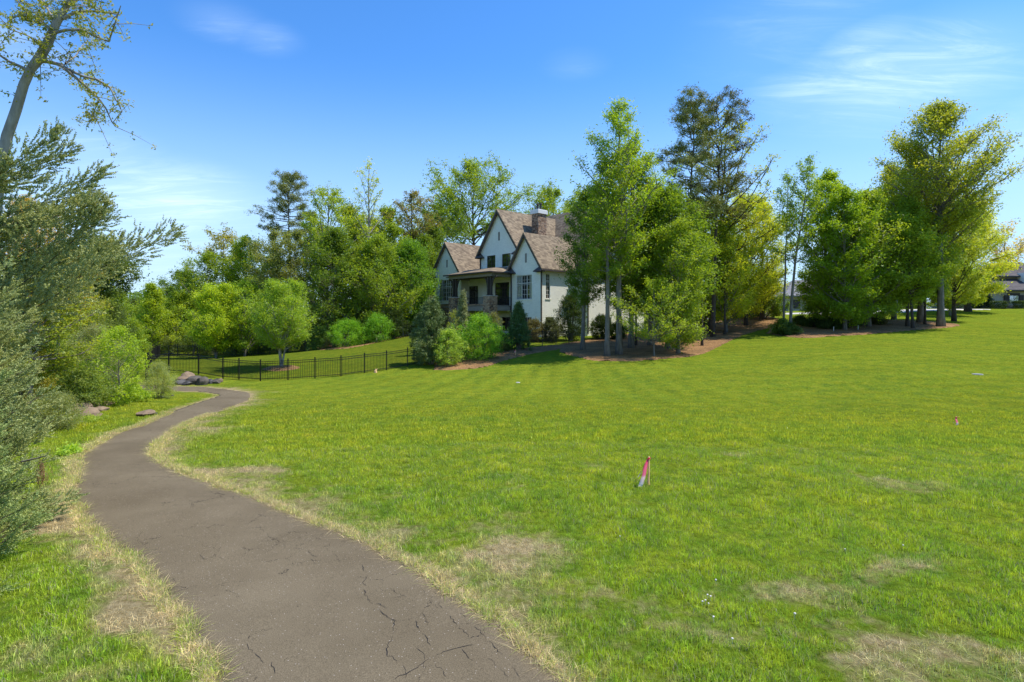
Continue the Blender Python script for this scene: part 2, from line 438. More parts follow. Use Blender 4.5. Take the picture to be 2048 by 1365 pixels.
def mat_asphalt():
    m, nt, bs, L = new_mat("old_asphalt")
    geo = N(nt, "ShaderNodeNewGeometry"); pos = geo.outputs["Position"]
    big = N(nt, "ShaderNodeTexNoise", i_Scale=.55, i_Detail=4.0, i_Roughness=.6); L(pos, big.inputs["Vector"])
    base = ramp(nt, [(.3, (.128, .100, .060)), (.7, (.182, .145, .090))], big.outputs[0])
    fine = N(nt, "ShaderNodeTexNoise", i_Scale=85.0, i_Detail=3.0, i_Roughness=.8); L(pos, fine.inputs["Vector"])
    fr = N(nt, "ShaderNodeMapRange", i_1=.3, i_2=.7, i_3=.55, i_4=1.45); L(fine.outputs[0], fr.inputs[0])
    sc = N(nt, "ShaderNodeVectorMath", operation="SCALE"); L(base.outputs[0], sc.inputs[0]); L(fr.outputs[0], sc.inputs["Scale"])
    # pale aggregate chips
    vo = N(nt, "ShaderNodeTexVoronoi", i_Scale=34.0, i_Randomness=1.0); L(pos, vo.inputs["Vector"])
    near = N(nt, "ShaderNodeMath", operation="LESS_THAN", i_1=.17); L(vo.outputs["Distance"], near.inputs[0])
    sx = N(nt, "ShaderNodeSeparateColor"); L(vo.outputs["Color"], sx.inputs[0])
    pick = N(nt, "ShaderNodeMath", operation="GREATER_THAN", i_1=.80); L(sx.outputs[0], pick.inputs[0])
    chip = N(nt, "ShaderNodeMath", operation="MULTIPLY"); L(near.outputs[0], chip.inputs[0]); L(pick.outputs[0], chip.inputs[1])
    cm = N(nt, "ShaderNodeMix", data_type="RGBA"); cm.inputs[7].default_value = (.42, .36, .29, 1)
    L(chip.outputs[0], cm.inputs[0]); L(sc.outputs[0], cm.inputs[6])
    # hairline cracks: borders of warped cells, only in some zones
    wn = N(nt, "ShaderNodeTexNoise", i_Scale=2.2, i_Detail=5.0, i_Roughness=.7); L(pos, wn.inputs["Vector"])
    wv = N(nt, "ShaderNodeVectorMath", operation="SCALE", i_Scale=.55); L(wn.outputs["Color"], wv.inputs[0])
    wa = N(nt, "ShaderNodeVectorMath", operation="ADD"); L(pos, wa.inputs[0]); L(wv.outputs[0], wa.inputs[1])
    ce = N(nt, "ShaderNodeTexVoronoi", feature="DISTANCE_TO_EDGE", i_Scale=1.9); L(wa.outputs[0], ce.inputs["Vector"])
    zn = N(nt, "ShaderNodeTexNoise", i_Scale=.8, i_Detail=5.0, i_Roughness=.7); L(pos, zn.inputs["Vector"])
    zw = N(nt, "ShaderNodeMapRange", i_1=.50, i_2=.68, i_3=0.0, i_4=.011); L(zn.outputs[0], zw.inputs[0])
    cr = N(nt, "ShaderNodeMath", operation="LESS_THAN"); L(ce.outputs["Distance"], cr.inputs[0]); L(zw.outputs[0], cr.inputs[1])
    dm = N(nt, "ShaderNodeMix", data_type="RGBA"); dm.inputs[7].default_value = (.03, .025, .022, 1)
    L(cr.outputs[0], dm.inputs[0]); L(cm.outputs[2], dm.inputs[6])
    L(dm.outputs[2], bs.inputs["Base Color"])
    bs.inputs["Roughness"].default_value = .85
    bs.inputs["Specular IOR Level"].default_value = .08
    hs = N(nt, "ShaderNodeMath", operation="SUBTRACT"); L(fine.outputs[0], hs.inputs[0]); L(cr.outputs[0], hs.inputs[1])
    bp = N(nt, "ShaderNodeBump", i_Strength=.7, i_Distance=.008); L(hs.outputs[0], bp.inputs["Height"]); L(bp.outputs[0], bs.inputs["Normal"])
    return m

def mat_leaf(name, spec=.3, trans=.50, warm=1.0):
    """foliage: the object's own colour varied leaf by leaf"""
    m, nt, bs, L = new_mat(name)
    oi = N(nt, "ShaderNodeObjectInfo")
    ti = N(nt, "ShaderNodeAttribute", attribute_name="tint")
    
    r = ramp(nt, [(0, (.76, .82, .70)), (.5, (1.15, 1.14, .90)), (1, (1.0, 1.0, 1.0))], ti.outputs["Fac"])
    mu = N(nt, "ShaderNodeMix", data_type="RGBA", blend_type="MULTIPLY"); mu.inputs[0].default_value = 1
    L(oi.outputs["Color"], mu.inputs[6]); L(r.outputs[0], mu.inputs[7])
    k = N(nt, "ShaderNodeMapRange", i_1=.5, i_2=1.0, i_3=0.0, i_4=.8); L(ti.outputs["Fac"], k.inputs[0])
    m2 = N(nt, "ShaderNodeMix", data_type="RGBA", blend_type="MULTIPLY"); m2.inputs[7].default_value = (1.55, 1.28, .7, 1)
    m2.clamp_result = False
    L(k.outputs[0], m2.inputs[0]); L(mu.outputs[2], m2.inputs[6])
    L(m2.outputs[2], bs.inputs["Base Color"])
    bs.inputs["Roughness"].default_value = .5
    bs.inputs["Specular IOR Level"].default_value = spec
    tr = N(nt, "ShaderNodeBsdfTranslucent")
    tc = N(nt, "ShaderNodeMix", data_type="RGBA", blend_type="MULTIPLY"); tc.inputs[0].default_value = 1
    tc.inputs[7].default_value = (1.5, 1.4, .5, 1)
    L(m2.outputs[2], tc.inputs[6]); L(tc.outputs[2], tr.inputs[0])
    mx = N(nt, "ShaderNodeMixShader"); mx.inputs[0].default_value = trans
    out = [n for n in nt.nodes if n.type == "OUTPUT_MATERIAL"][0]
    L(bs.outputs[0], mx.inputs[1]); L(tr.outputs[0], mx.inputs[2]); L(mx.outputs[0], out.inputs[0])
    return m

def mat_bark(name, col):
    m = simple(name, col, .9, .38, 5.0, .9, stretch=(1, 1, .28), detail=8, spec=.15)
    return m

def mat_shingle(name, a, b, course=.17):
    """asphalt shingles: courses along the height, tabs along the eave"""
    m, nt, bs, L = new_mat(name)
    tc = N(nt, "ShaderNodeTexCoord"); s = N(nt, "ShaderNodeSeparateXYZ"); L(tc.outputs["Object"], s.inputs[0])
    zc = N(nt, "ShaderNodeMath", operation="DIVIDE", i_1=course); L(s.outputs[2], zc.inputs[0])
    fl = N(nt, "ShaderNodeMath", operation="FLOOR"); L(zc.outputs[0], fl.inputs[0])
    fr = N(nt, "ShaderNodeMath", operation="FRACT"); L(zc.outputs[0], fr.inputs[0])
    xy = N(nt, "ShaderNodeMath", operation="ADD"); L(s.outputs[0], xy.inputs[0]); L(s.outputs[1], xy.inputs[1])
    xs = N(nt, "ShaderNodeMath", operation="MULTIPLY", i_1=3.2); L(xy.outputs[0], xs.inputs[0])
    hf = N(nt, "ShaderNodeMath", operation="MULTIPLY_ADD", i_1=.37); L(fl.outputs[0], hf.inputs[0]); L(xs.outputs[0], hf.inputs[2])
    fx = N(nt, "ShaderNodeMath", operation="FLOOR"); L(hf.outputs[0], fx.inputs[0])
    cv = N(nt, "ShaderNodeCombineXYZ"); L(fx.outputs[0], cv.inputs[0]); L(fl.outputs[0], cv.inputs[1])
    wn = N(nt, "ShaderNodeTexWhiteNoise", noise_dimensions="3D"); L(cv.outputs[0], wn.inputs[0])
    cr = ramp(nt, [(0, a), (1, b)], wn.outputs["Value"])
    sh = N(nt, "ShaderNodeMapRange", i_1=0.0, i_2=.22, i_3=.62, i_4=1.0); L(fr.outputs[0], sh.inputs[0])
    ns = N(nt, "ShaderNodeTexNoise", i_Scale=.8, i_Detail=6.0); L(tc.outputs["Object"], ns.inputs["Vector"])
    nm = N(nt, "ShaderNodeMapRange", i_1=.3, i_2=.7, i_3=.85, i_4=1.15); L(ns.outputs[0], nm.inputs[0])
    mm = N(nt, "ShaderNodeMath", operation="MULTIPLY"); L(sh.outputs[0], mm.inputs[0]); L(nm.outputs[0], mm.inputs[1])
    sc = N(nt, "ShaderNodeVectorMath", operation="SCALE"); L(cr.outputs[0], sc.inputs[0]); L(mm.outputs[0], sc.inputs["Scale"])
    L(sc.outputs[0], bs.inputs["Base Color"]); bs.inputs["Roughness"].default_value = .9
    bp = N(nt, "ShaderNodeBump", i_Strength=.6, i_Distance=.02); L(fr.outputs[0], bp.inputs["Height"]); L(bp.outputs[0], bs.inputs["Normal"])
    return m

def mat_brick(name, col, grout=.9):
    """brickwork under a coat of paint: relief and a trace of colour in the joints"""
    m, nt, bs, L = new_mat(name)
    tc = N(nt, "ShaderNodeTexCoord"); s = N(nt, "ShaderNodeSeparateXYZ"); L(tc.outputs["Object"], s.inputs[0])
    xy = N(nt, "ShaderNodeMath", operation="ADD"); L(s.outputs[0], xy.inputs[0]); L(s.outputs[1], xy.inputs[1])
    cv = N(nt, "ShaderNodeCombineXYZ"); L(xy.outputs[0], cv.inputs[0]); L(s.outputs[2], cv.inputs[1])
    b = N(nt, "ShaderNodeTexBrick", i_Scale=1.0, i_Mortar_Size=.012, i_Brick_Width=.26, i_Row_Height=.086, i_Bias=0.0)
    b.inputs["Color1"].default_value = (*[c*1.03 for c in col], 1); b.inputs["Color2"].default_value = (*[c*.93 for c in col], 1)
    b.inputs["Mortar"].default_value = (*[c*grout for c in col], 1)
    L(cv.outputs[0], b.inputs["Vector"])
    ns = N(nt, "ShaderNodeTexNoise", i_Scale=.7, i_Detail=7.0, i_Roughness=.65); L(tc.outputs["Object"], ns.inputs["Vector"])
    nm = N(nt, "ShaderNodeMapRange", i_1=.3, i_2=.7, i_3=.93, i_4=1.05); L(ns.outputs[0], nm.inputs[0])
    sc = N(nt, "ShaderNodeVectorMath", operation="SCALE"); L(b.outputs[0], sc.inputs[0]); L(nm.outputs[0], sc.inputs["Scale"])
    L(sc.outputs[0], bs.inputs["Base Color"]); bs.inputs["Roughness"].default_value = .75
    bp = N(nt, "ShaderNodeBump", i_Strength=.7, i_Distance=.01, invert=True); L(b.outputs["Fac"], bp.inputs["Height"]); L(bp.outputs[0], bs.inputs["Normal"])
    return m

def mat_stone(name):
    m, nt, bs, L = new_mat(name)
    tc = N(nt, "ShaderNodeTexCoord")
    mp = N(nt, "ShaderNodeMapping"); mp.inputs["Scale"].default_value = (1, 1, 1.9); L(tc.outputs["Object"], mp.inputs[0])
    v = N(nt, "ShaderNodeTexVoronoi", i_Scale=4.2, i_Randomness=.9); L(mp.outputs[0], v.inputs["Vector"])
    e = N(nt, "ShaderNodeTexVoronoi", feature="DISTANCE_TO_EDGE", i_Scale=4.2, i_Randomness=.9); L(mp.outputs[0], e.inputs["Vector"])
    s = N(nt, "ShaderNodeSeparateColor"); L(v.outputs["Color"], s.inputs[0])
    c = ramp(nt, [(0, (.10, .065, .045)), (.35, (.33, .19, .11)), (.7, (.48, .33, .21)), (1, (.20, .16, .13))], s.outputs[0])
    j = N(nt, "ShaderNodeMapRange", i_1=.0, i_2=.08, i_3=.45, i_4=1.0); L(e.outputs["Distance"], j.inputs[0])
    sc = N(nt, "ShaderNodeVectorMath", operation="SCALE"); L(c.outputs[0], sc.inputs[0]); L(j.outputs[0], sc.inputs["Scale"])
    L(sc.outputs[0], bs.inputs["Base Color"]); bs.inputs["Roughness"].default_value = .9
    bp = N(nt, "ShaderNodeBump", i_Strength=1.0, i_Distance=.05); L(e.outputs["Distance"], bp.inputs["Height"]); L(bp.outputs[0], bs.inputs["Normal"])
    return m

def mat_glass(name):
    m, nt, bs, L = new_mat(name)
    nt.nodes.remove(bs)
    out = [n for n in nt.nodes if n.type == "OUTPUT_MATERIAL"][0]
    t = N(nt, "ShaderNodeBsdfTransparent"); t.inputs[0].default_value = (.85, .9, .9, 1)
    g = N(nt, "ShaderNodeBsdfGlossy", i_Roughness=.03); g.inputs[0].default_value = (.9, .92, .95, 1)
    geo = N(nt, "ShaderNodeTexCoord"); no = N(nt, "ShaderNodeTexNoise", i_Scale=1.2); L(geo.outputs["Object"], no.inputs["Vector"])
    bp = N(nt, "ShaderNodeBump", i_Strength=.05, i_Distance=.02); L(no.outputs[0], bp.inputs["Height"]); L(bp.outputs[0], g.inputs["Normal"])
    fz = N(nt, "ShaderNodeFresnel", i_IOR=1.5)
    ad = N(nt, "ShaderNodeMath", operation="ADD", i_1=.14); L(fz.outputs[0], ad.inputs[0])
    mx = N(nt, "ShaderNodeMixShader"); L(ad.outputs[0], mx.inputs[0]); L(t.outputs[0], mx.inputs[1]); L(g.outputs[0], mx.inputs[2])
    L(mx.outputs[0], out.inputs[0])
    return m

def mat_mulch():
    m, nt, bs, L = new_mat("pine_bark_mulch")
    geo = N(nt, "ShaderNodeNewGeometry"); pos = geo.outputs["Position"]
    a = N(nt, "ShaderNodeTexNoise", i_Scale=9.0, i_Detail=8.0, i_Roughness=.8); L(pos, a.inputs["Vector"])
    b = N(nt, "ShaderNodeTexNoise", i_Scale=.6, i_Detail=5.0, i_Roughness=.6); L(pos, b.inputs["Vector"])
    c1 = ramp(nt, [(.3, (.10, .055, .024)), (.5, (.27, .155, .068)), (.72, (.50, .32, .16))], a.outputs[0])
    c2 = ramp(nt, [(.4, (.75, .75, .75)), (.62, (1.15, 1.1, 1.05))], b.outputs[0])
    mu = N(nt, "ShaderNodeMix", data_type="RGBA", blend_type="MULTIPLY"); mu.inputs[0].default_value = 1
    L(c1.outputs[0], mu.inputs[6]); L(c2.outputs[0], mu.inputs[7]); L(mu.outputs[2], bs.inputs["Base Color"])
    bs.inputs["Roughness"].default_value = .95; bs.inputs["Specular IOR Level"].default_value = .1
    bp = N(nt, "ShaderNodeBump", i_Strength=1.0, i_Distance=.06); L(a.outputs[0], bp.inputs["Height"]); L(bp.outputs[0], bs.inputs["Normal"])
    return m

M = dict(
    lawn=mat_lawn(), blades=mat_blades(), asphalt=mat_asphalt(), mulch=mat_mulch(),
    leaf=mat_leaf("tree_leaves"), needle=mat_leaf("conifer_needles", .2, .12), crack=simple("crack_dark", (.022, .019, .017), 1.0, .2, 20),
    bark_grey=mat_bark("grey_bark", (.205, .18, .15)), bark_dark=mat_bark("dark_bark", (.085, .068, .055)), bark_pale=mat_bark("pale_bark", (.30, .27, .23)),
    white_brick=mat_brick("white_painted_brick", (.92, .89, .76)), cream_brick=mat_brick("cream_brick", (.42, .37, .29)),
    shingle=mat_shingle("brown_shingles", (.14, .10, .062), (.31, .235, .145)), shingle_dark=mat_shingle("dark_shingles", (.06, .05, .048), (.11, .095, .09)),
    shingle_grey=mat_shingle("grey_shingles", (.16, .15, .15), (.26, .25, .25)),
    stone=mat_stone("field_stone"), glass=mat_glass("window_glass"),
    trim_dark=simple("dark_brown_trim", (.060, .046, .040), .6, .15, 3), window_frame=simple("window_frame_paint", (.56, .53, .47), .6, .08, 3), trim_taupe=simple("taupe_trim", (.25, .22, .19), .6, .1, 3),
    white_paint=simple("white_paint", (.78, .76, .72), .55, .06, 4), copper=simple("weathered_copper", (.075, .058, .05), .5, .25, 5, metal=.3),
    room=simple("dim_room", (.05, .045, .04), .9, .3, 1.5), curtain=simple("pale_curtain", (.78, .78, .74), .9, .08, 6),
    black_iron=simple("black_iron", (.012, .012, .013), .45, .2, 8), concrete=simple("pale_concrete", (.52, .47, .42), .9, .08, .6, .1),
    rock=simple("grey_boulder", (.105, .088, .068), .9, .45, 2.2, 1.0), rock_tan=simple("tan_rock", (.22, .155, .095), .9, .35, 3, 1.0),
    rock_dark=simple("dark_boulder", (.06, .055, .052), .6, .4, 2.5, .8),  # darker, smoother rock for a few of the boulders
    wood=simple("weathered_stake_wood", (.78, .47, .22), .85, .3, 30, .3, stretch=(1, 1, .2)), ribbon=None,
    white_plastic=simple("white_plastic", (.75, .73, .68), .5, .1, 10), deck=simple("grey_deck_boards", (.21, .18, .155), .8, .15, 4),
    car=simple("pale_blue_car_paint", (.30, .38, .46), .25, .03, 2, spec=.8), rubber=simple("tyre_rubber", (.02, .02, .02), .9, .1, 5),
    steel=simple("galvanised_steel", (.45, .45, .45), .45, .1, 8, metal=.6), clover=simple("clover_white", (.78, .70, .64), .8, .12, 60),
    shutter=simple("dark_brown_shutter", (.045, .03, .024), .6, .1, 4), dead=simple("dead_sprays", (.30, .16, .075), .9, .3, 20),
)
def mat_ribbon():
    m, nt, bs, L = new_mat("pink_survey_ribbon")
    at_ = N(nt, "ShaderNodeAttribute", attribute_name="fade")
    r = ramp(nt, [(0, (.95, .09, .20)), (.55, (.95, .24, .34)), (.64, (.95, .70, .66)), (1, (.96, .90, .86))], at_.outputs["Fac"])
    L(r.outputs[0], bs.inputs["Base Color"]); bs.inputs["Roughness"].default_value = .4
    tr = N(nt, "ShaderNodeBsdfTranslucent"); L(r.outputs[0], tr.inputs[0])
    mx = N(nt, "ShaderNodeMixShader"); mx.inputs[0].default_value = .5
    out = [n for n in nt.nodes if n.type == "OUTPUT_MATERIAL"][0]
    L(bs.outputs[0], mx.inputs[1]); L(tr.outputs[0], mx.inputs[2]); L(mx.outputs[0], out.inputs[0])
    return m
M["ribbon"] = mat_ribbon()

# ------------------------------------------------------------------ path outline in world coordinates
PAIRS = [((415,1365),(1140,1365)), ((373,1257),(896,1181)), ((298,1159),(751,1099)), ((200,1072),(611,1037)), ((145,1008),(455,978)),
         ((148,950),(360,942)), ((166,906),(305,905)), ((225,871),(330,876)), ((287,850),(370,850)), ((352,822),(426,828)), ((402,805),(478,808)),
         ((436,793),(499,797)), ((433,788),(494,786)), ((402,784),(455,780)), ((358,783),(405,775.5)), ((300,781),(330,773)), ((200,779),(220,769)), ((90,777),(100,766))]
_L = [hit(*a) for a, b in PAIRS]; _R = [hit(*b) for a, b in PAIRS]
# behind and below the frame the path runs on towards the lower right
_L = [(1.5,-6.0), (-.6,1.0), (-1.9,3.3)] + _L; _R = [(4.6,-5.0), (2.9,1.4), (1.5,3.6)] + _R
def catmull(p, n):
    p = np.array(p, float); q = np.vstack([2*p[0]-p[1], p, 2*p[-1]-p[-2]])
    o = []
    for i in range(1, len(q)-2):
        for t in np.linspace(0, 1, n, endpoint=False):
            o.append(.5*((2*q[i])+(-q[i-1]+q[i+1])*t+(2*q[i-1]-5*q[i]+4*q[i+1]-q[i+2])*t*t+(-q[i-1]+3*q[i]-3*q[i+1]+q[i+2])*t**3))
    o.append(q[-2]); return np.array(o)
PL, PR = catmull(_L, 22), catmull(_R, 22)
for E, sd in ((PL, 1), (PR, 2)):        # ragged edges
    t = np.arange(len(E)); d = np.gradient(E, axis=0); d /= np.linalg.norm(d, axis=1)[:, None]
    j = (fbm(E[:,0]*2.5, E[:,1]*2.5, sd, 4)-.5)*.22
    E += np.stack([-d[:,1], d[:,0]], 1)*j[:, None]
PATH_POLY = np.vstack([PL, PR[::-1]])
def in_poly(x, y, poly):
    x = np.asarray(x); y = np.asarray(y); c = np.zeros(x.shape, bool)
    xj, yj = poly[-1]
    for xi, yi in poly:
        if yi != yj:
            c ^= ((yi > y) != (yj > y)) & (x < (xj-xi)*(y-yi)/(yj-yi)+xi)
        xj, yj = xi, yi
    return c
def dist_edge(x, y, E):
    d = np.full(np.shape(x), 1e9)
    for a, b in zip(E[:-1], E[1:]):
        v = b-a; l2 = max(float(v@v), 1e-9)
        t = np.clip(((x-a[0])*v[0]+(y-a[1])*v[1])/l2, 0, 1)
        d = np.minimum(d, (x-a[0]-t*v[0])**2+(y-a[1]-t*v[1])**2)
    return np.sqrt(d)

# bare and thin spots seen in the lawn: (px, py, radius m along x, radius along y, amount)
SPOTS = [(1780,1140,.55,.35,.6), (1740,1128,.5,.2,.45), (1860,1150,.3,.5,.3), (1870,1290,.8,.25,.3), (1690,1330,.9,.3,.5), (1460,1240,.5,.3,.3), (880,970,.9,.45,.4),
         (740,978,.8,.3,.5), (1290,1005,.5,.5,.5), (1310,1020,.3,.3,.3), (830,940,.9,.5,.25), (2000,1080,.4,.2,.3), (940,800,3,1.5,.3), (1000,805,2,.8,.25), (820,845,2,1.2,.25),
         (1900,742,2.2,1.1,.35), (1120,1000,.6,.4,.25), (760,930,1.2,.6,.28), (620,1000,.9,.5,.25), (1420,1365,1.2,.5,.45), (1600,1290,.5,.3,.3), (350,1240,.4,.3,.1), (60,1330,1.2,.8,.3), (200,1200,.6,.4,.12)]
SPOTW = [(*hit(a, b), c*.75, d*.75, e*.62) for a, b, c, d, e in SPOTS]
def dryness(x, y):
    dl, dr = dist_edge(x, y, PL), dist_edge(x, y, PR)
    w = (.05+.24*fbm(x*.9, y*.9, 31, 3))*(1-.45*sstep(9, 18, y))
    e = np.exp(-(dl/(w*1.0))**2)*.85
    e = np.maximum(e, np.exp(-(dr/(w*1.15))**2)*.9)
    # a belt of thin, yellowish grass next to the path
    e = np.maximum(e, (.20+.55*fbm(x*1.2, y*1.4, 61, 4))*np.exp(-(np.minimum(dr, dl*3)/1.7)**2))
    e = np.maximum(e, .62*fbm(x*1.5, y*1.8, 62, 4)*(1-sstep(4.6, 6.6, y)))
    for a, b, c, d, k in SPOTW:
        q = ((x-a)/c)**2+((y-b)/d)**2
        e = np.maximum(e, k*np.exp(-q*.7)*(.35+1.3*fbm(x*3, y*3, 8, 3)))
    n = fbm(x*.55, y*.8, 77, 4)
    nearf = 1-sstep(9, 24, y)
    e = e + np.clip(n-.52, 0, 1)*1.9*(.35+.65*nearf)
    left = (x < -3) & (y < 11)
    e = np.where(in_poly(x, y, PATH_POLY), 1.0, e)
    e = e + .20*sstep(-2.5, -4.0, x)*(1-sstep(8, 13, y))*(.4+1.2*fbm(x*1.6, y*1.6, 19, 3))
    return np.clip(e, 0, 1.1)
YARD = [at(296, 37), at(446, 38), at(521, 37.2), at(682, 38.4), at(815, 41.8), at(970, 47), at(1030, 52), at(900, 66), at(640, 63.5), at(320, 63)]
def stripes(x, y):
    """mowing lines: faint arcs that fan out from the top of the lawn"""
    ox, oy = 6.0, 70.0
    a = np.arctan2(x-ox, oy-y)
    s = np.sin(a*150+vnoise(x*.1, y*.1, 3)*2)
    r = np.hypot(x-ox, oy-y)
    s2 = np.sin((x*.35+y*.94)*2*math.pi/1.9 + vnoise(x*.06, y*.06, 4)*5)
    k = sstep(14, 26, y)
    k2 = sstep(8, 16, x)
    tex = .86+.28*fbm(x*.5, y*1.1, 50, 4)
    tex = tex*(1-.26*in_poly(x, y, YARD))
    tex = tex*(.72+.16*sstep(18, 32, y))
    return tex*(1 + k*((1-k2)*.07*s+k2*.065*s2))

def cells(edges):
    o = [edges[0][0]]
    for a, b, st in edges:
        n = max(1, int(round((b-a)/st)))
        o += list(np.linspace(a, b, n+1)[1:])
    return np.array(o)
def build_ground():
    xs = cells([(-900,-200,70), (-200,-60,10), (-60,-22,2), (-22,-8,.45), (-8,3,.13), (3,12,.3), (12,45,.8), (45,110,2.5), (110,250,14), (250,900,65)])
    ys = cells([(-200,-30,20), (-30,0,3), (0,3.5,.5), (3.5,13,.13), (13,30,.3), (30,60,.6), (60,110,2), (110,260,10), (260,1400,90)])
    X, Y = np.meshgrid(xs, ys)
    x, y = X.ravel(), Y.ravel()
    z = gh(x, y)
    # the soil sits a little lower under the path and along the mulch
    z = z - .02*in_poly(x, y, PATH_POLY)
    nx, ny = len(xs), len(ys)
    idx = np.arange(nx*ny).reshape(ny, nx)
    f = np.stack([idx[:-1,:-1], idx[:-1,1:], idx[1:,1:], idx[1:,:-1]], -1).reshape(-1, 4)
    near = (np.abs(x) < 60) & (y > -5) & (y < 70)
    dr = np.zeros(len(x)); dr[near] = dryness(x[near], y[near])
    dr[~near] = np.clip(fbm(x[~near]*.1, y[~near]*.1, 77, 3)-.5, 0, 1)
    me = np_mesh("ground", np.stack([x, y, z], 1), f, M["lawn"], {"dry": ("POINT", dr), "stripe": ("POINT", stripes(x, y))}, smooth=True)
    o = link("ground", me); tag(o, kind="structure")
build_ground()

def build_path():
    n = len(PL); k = 12
    t = np.linspace(0, 1, k+1)
    v = PL[:, None, :]*(1-t[None, :, None])+PR[:, None, :]*t[None, :, None]
    x, y = v[..., 0].ravel(), v[..., 1].ravel()
    crown = np.tile(np.sin(np.pi*t)*.02+.004, n)
    z = gh(x, y)+crown+(vnoise(x*1.5, y*1.5, 12)-.5)*.008
    idx = np.arange(n*(k+1)).reshape(n, k+1)
    f = np.stack([idx[:-1,:-1], idx[:-1,1:], idx[1:,1:], idx[1:,:-1]], -1).reshape(-1, 4)
    # skirt under the edges gives the asphalt its thickness
    vv = np.stack([x, y, z], 1)
    b = len(vv); s = []
    for col in (0, k):
        e = vv[idx[:, col]].copy(); e[:, 2] -= .06; s.append(e)
    vv = np.vstack([vv]+s)
    a0, a1 = b+np.arange(n), b+n+np.arange(n)
    f = np.vstack([f, np.stack([idx[1:,0], idx[:-1,0], a0[:-1], a0[1:]], 1)[:, ::-1], np.stack([idx[:-1,k], idx[1:,k], a1[1:], a1[:-1]], 1)[:, ::-1]])
    o = link("path", np_mesh("path", vv, f, M["asphalt"], smooth=False)); tag(o, kind="structure")
    return o
path_o = build_path()
def path_z(x, y):
    dl, dr = dist_edge(np.array([x]), np.array([y]), PL)[0], dist_edge(np.array([x]), np.array([y]), PR)[0]
    t = dl/(dl+dr+1e-6)
    return G(x, y)+math.sin(math.pi*t)*.02+.004
rc = random.Random(5)
def crack(pix, w):
    pts = [hit(*p) for p in pix]
    out = []
    for (ax, ay), (bx, by) in zip(pts[:-1], pts[1:]):
        L_ = math.hypot(bx-ax, by-ay); n = max(2, int(L_/.035))
        for i in range(n):
            t = i/n; j = L_*.02+.012
            out.append((ax+(bx-ax)*t+rc.uniform(-j, j), ay+(by-ay)*t+rc.uniform(-j, j)))
    out.append(pts[-1])
    mb = MB(); n = len(out)
    for i, (x, y) in enumerate(out):
        d = Vector((out[min(i+1, n-1)][0]-out[max(i-1, 0)][0], out[min(i+1, n-1)][1]-out[max(i-1, 0)][1])).normalized()
        ww = w*(.25+.9*rc.random())*math.sin(math.pi*min(1, .12+min(i, n-1-i)/n*1.9))
        z = path_z(x, y)+.0045
        mb.v += [(x-d.y*ww, y+d.x*ww, z), (x+d.y*ww, y-d.x*ww, z)]
        if i: b = 2*i; mb.f.append((b-2, b-1, b+1, b))
    mb.build("crack", M["crack"], path_o)
R6 = lambda x, y: (400+x*.3906, 900+y*.3906)
for w, pl in [(.010, [(835,735),(855,775),(885,800)]), (.008, [(905,800),(960,825)]), (.010, [(920,830),(950,860),(1000,890),(995,930),(985,985),(955,1040),(965,1075),(1000,1085),(1005,1115)]),
              (.011, [(1000,1188),(1060,1165),(1110,1140),(1150,1105),(1200,1075),(1250,1050),(1330,1030),(1400,1015)]), (.009, [(1060,1190),(1055,1150),(1040,1120)]),
              (.009, [(1105,885),(1125,930),(1155,975),(1180,1020)]), (.007, [(1110,1035),(1150,1070),(1150,1090)]), (.010, [(240,1000),(250,1035),(290,1065),(325,1105)]), (.010, [(360,1100),(375,1130),(385,1165)]),
              (.008, [(1270,860),(1310,900),(1350,940),(1375,975)]), (.009, [(1410,910),(1450,960),(1500,1010),(1550,1060)]), (.007, [(1200,1115),(1240,1145),(1260,1180)]), (.008, [(1340,1035),(1360,1060),(1400,1090)]),
              (.008, [(555,525),(575,550),(600,560)]), (.006, [(570,575),(600,600)]), (.007, [(820,590),(845,630),(855,665),(835,690),(855,712)]), (.006, [(430,475),(440,510)]), (.006, [(480,515),(530,525)]),
              (.006, [(1030,590),(1100,620),(1140,655)]), (.006, [(1175,680),(1220,720)]), (.006, [(1140,730),(1150,745)]), (.006, [(1225,790),(1235,825)]), (.007, [(0,545),(30,575)]), (.006, [(300,400),(350,455),(400,470)]),
              (.006, [(1330,840),(1360,870)]), (.006, [(1480,1080),(1530,1130),(1580,1180)]), (.006, [(680,540),(710,570),(715,585)]), (.006, [(970,720),(1010,745),(1060,770)]), (.005,[(1550,1020),(1610,1018)]),
              (.006,[(1140,840),(1160,880),(1165,905)]),(.006,[(1650,1035),(1700,1080),(1740,1120)]),(.005,[(190,340),(260,355),(310,370)]),(.005,[(505,455),(560,480)]),(.006,[(1600,1120),(1640,1175)])]:
    crack([R6(*p) for p in pl], w*.5)
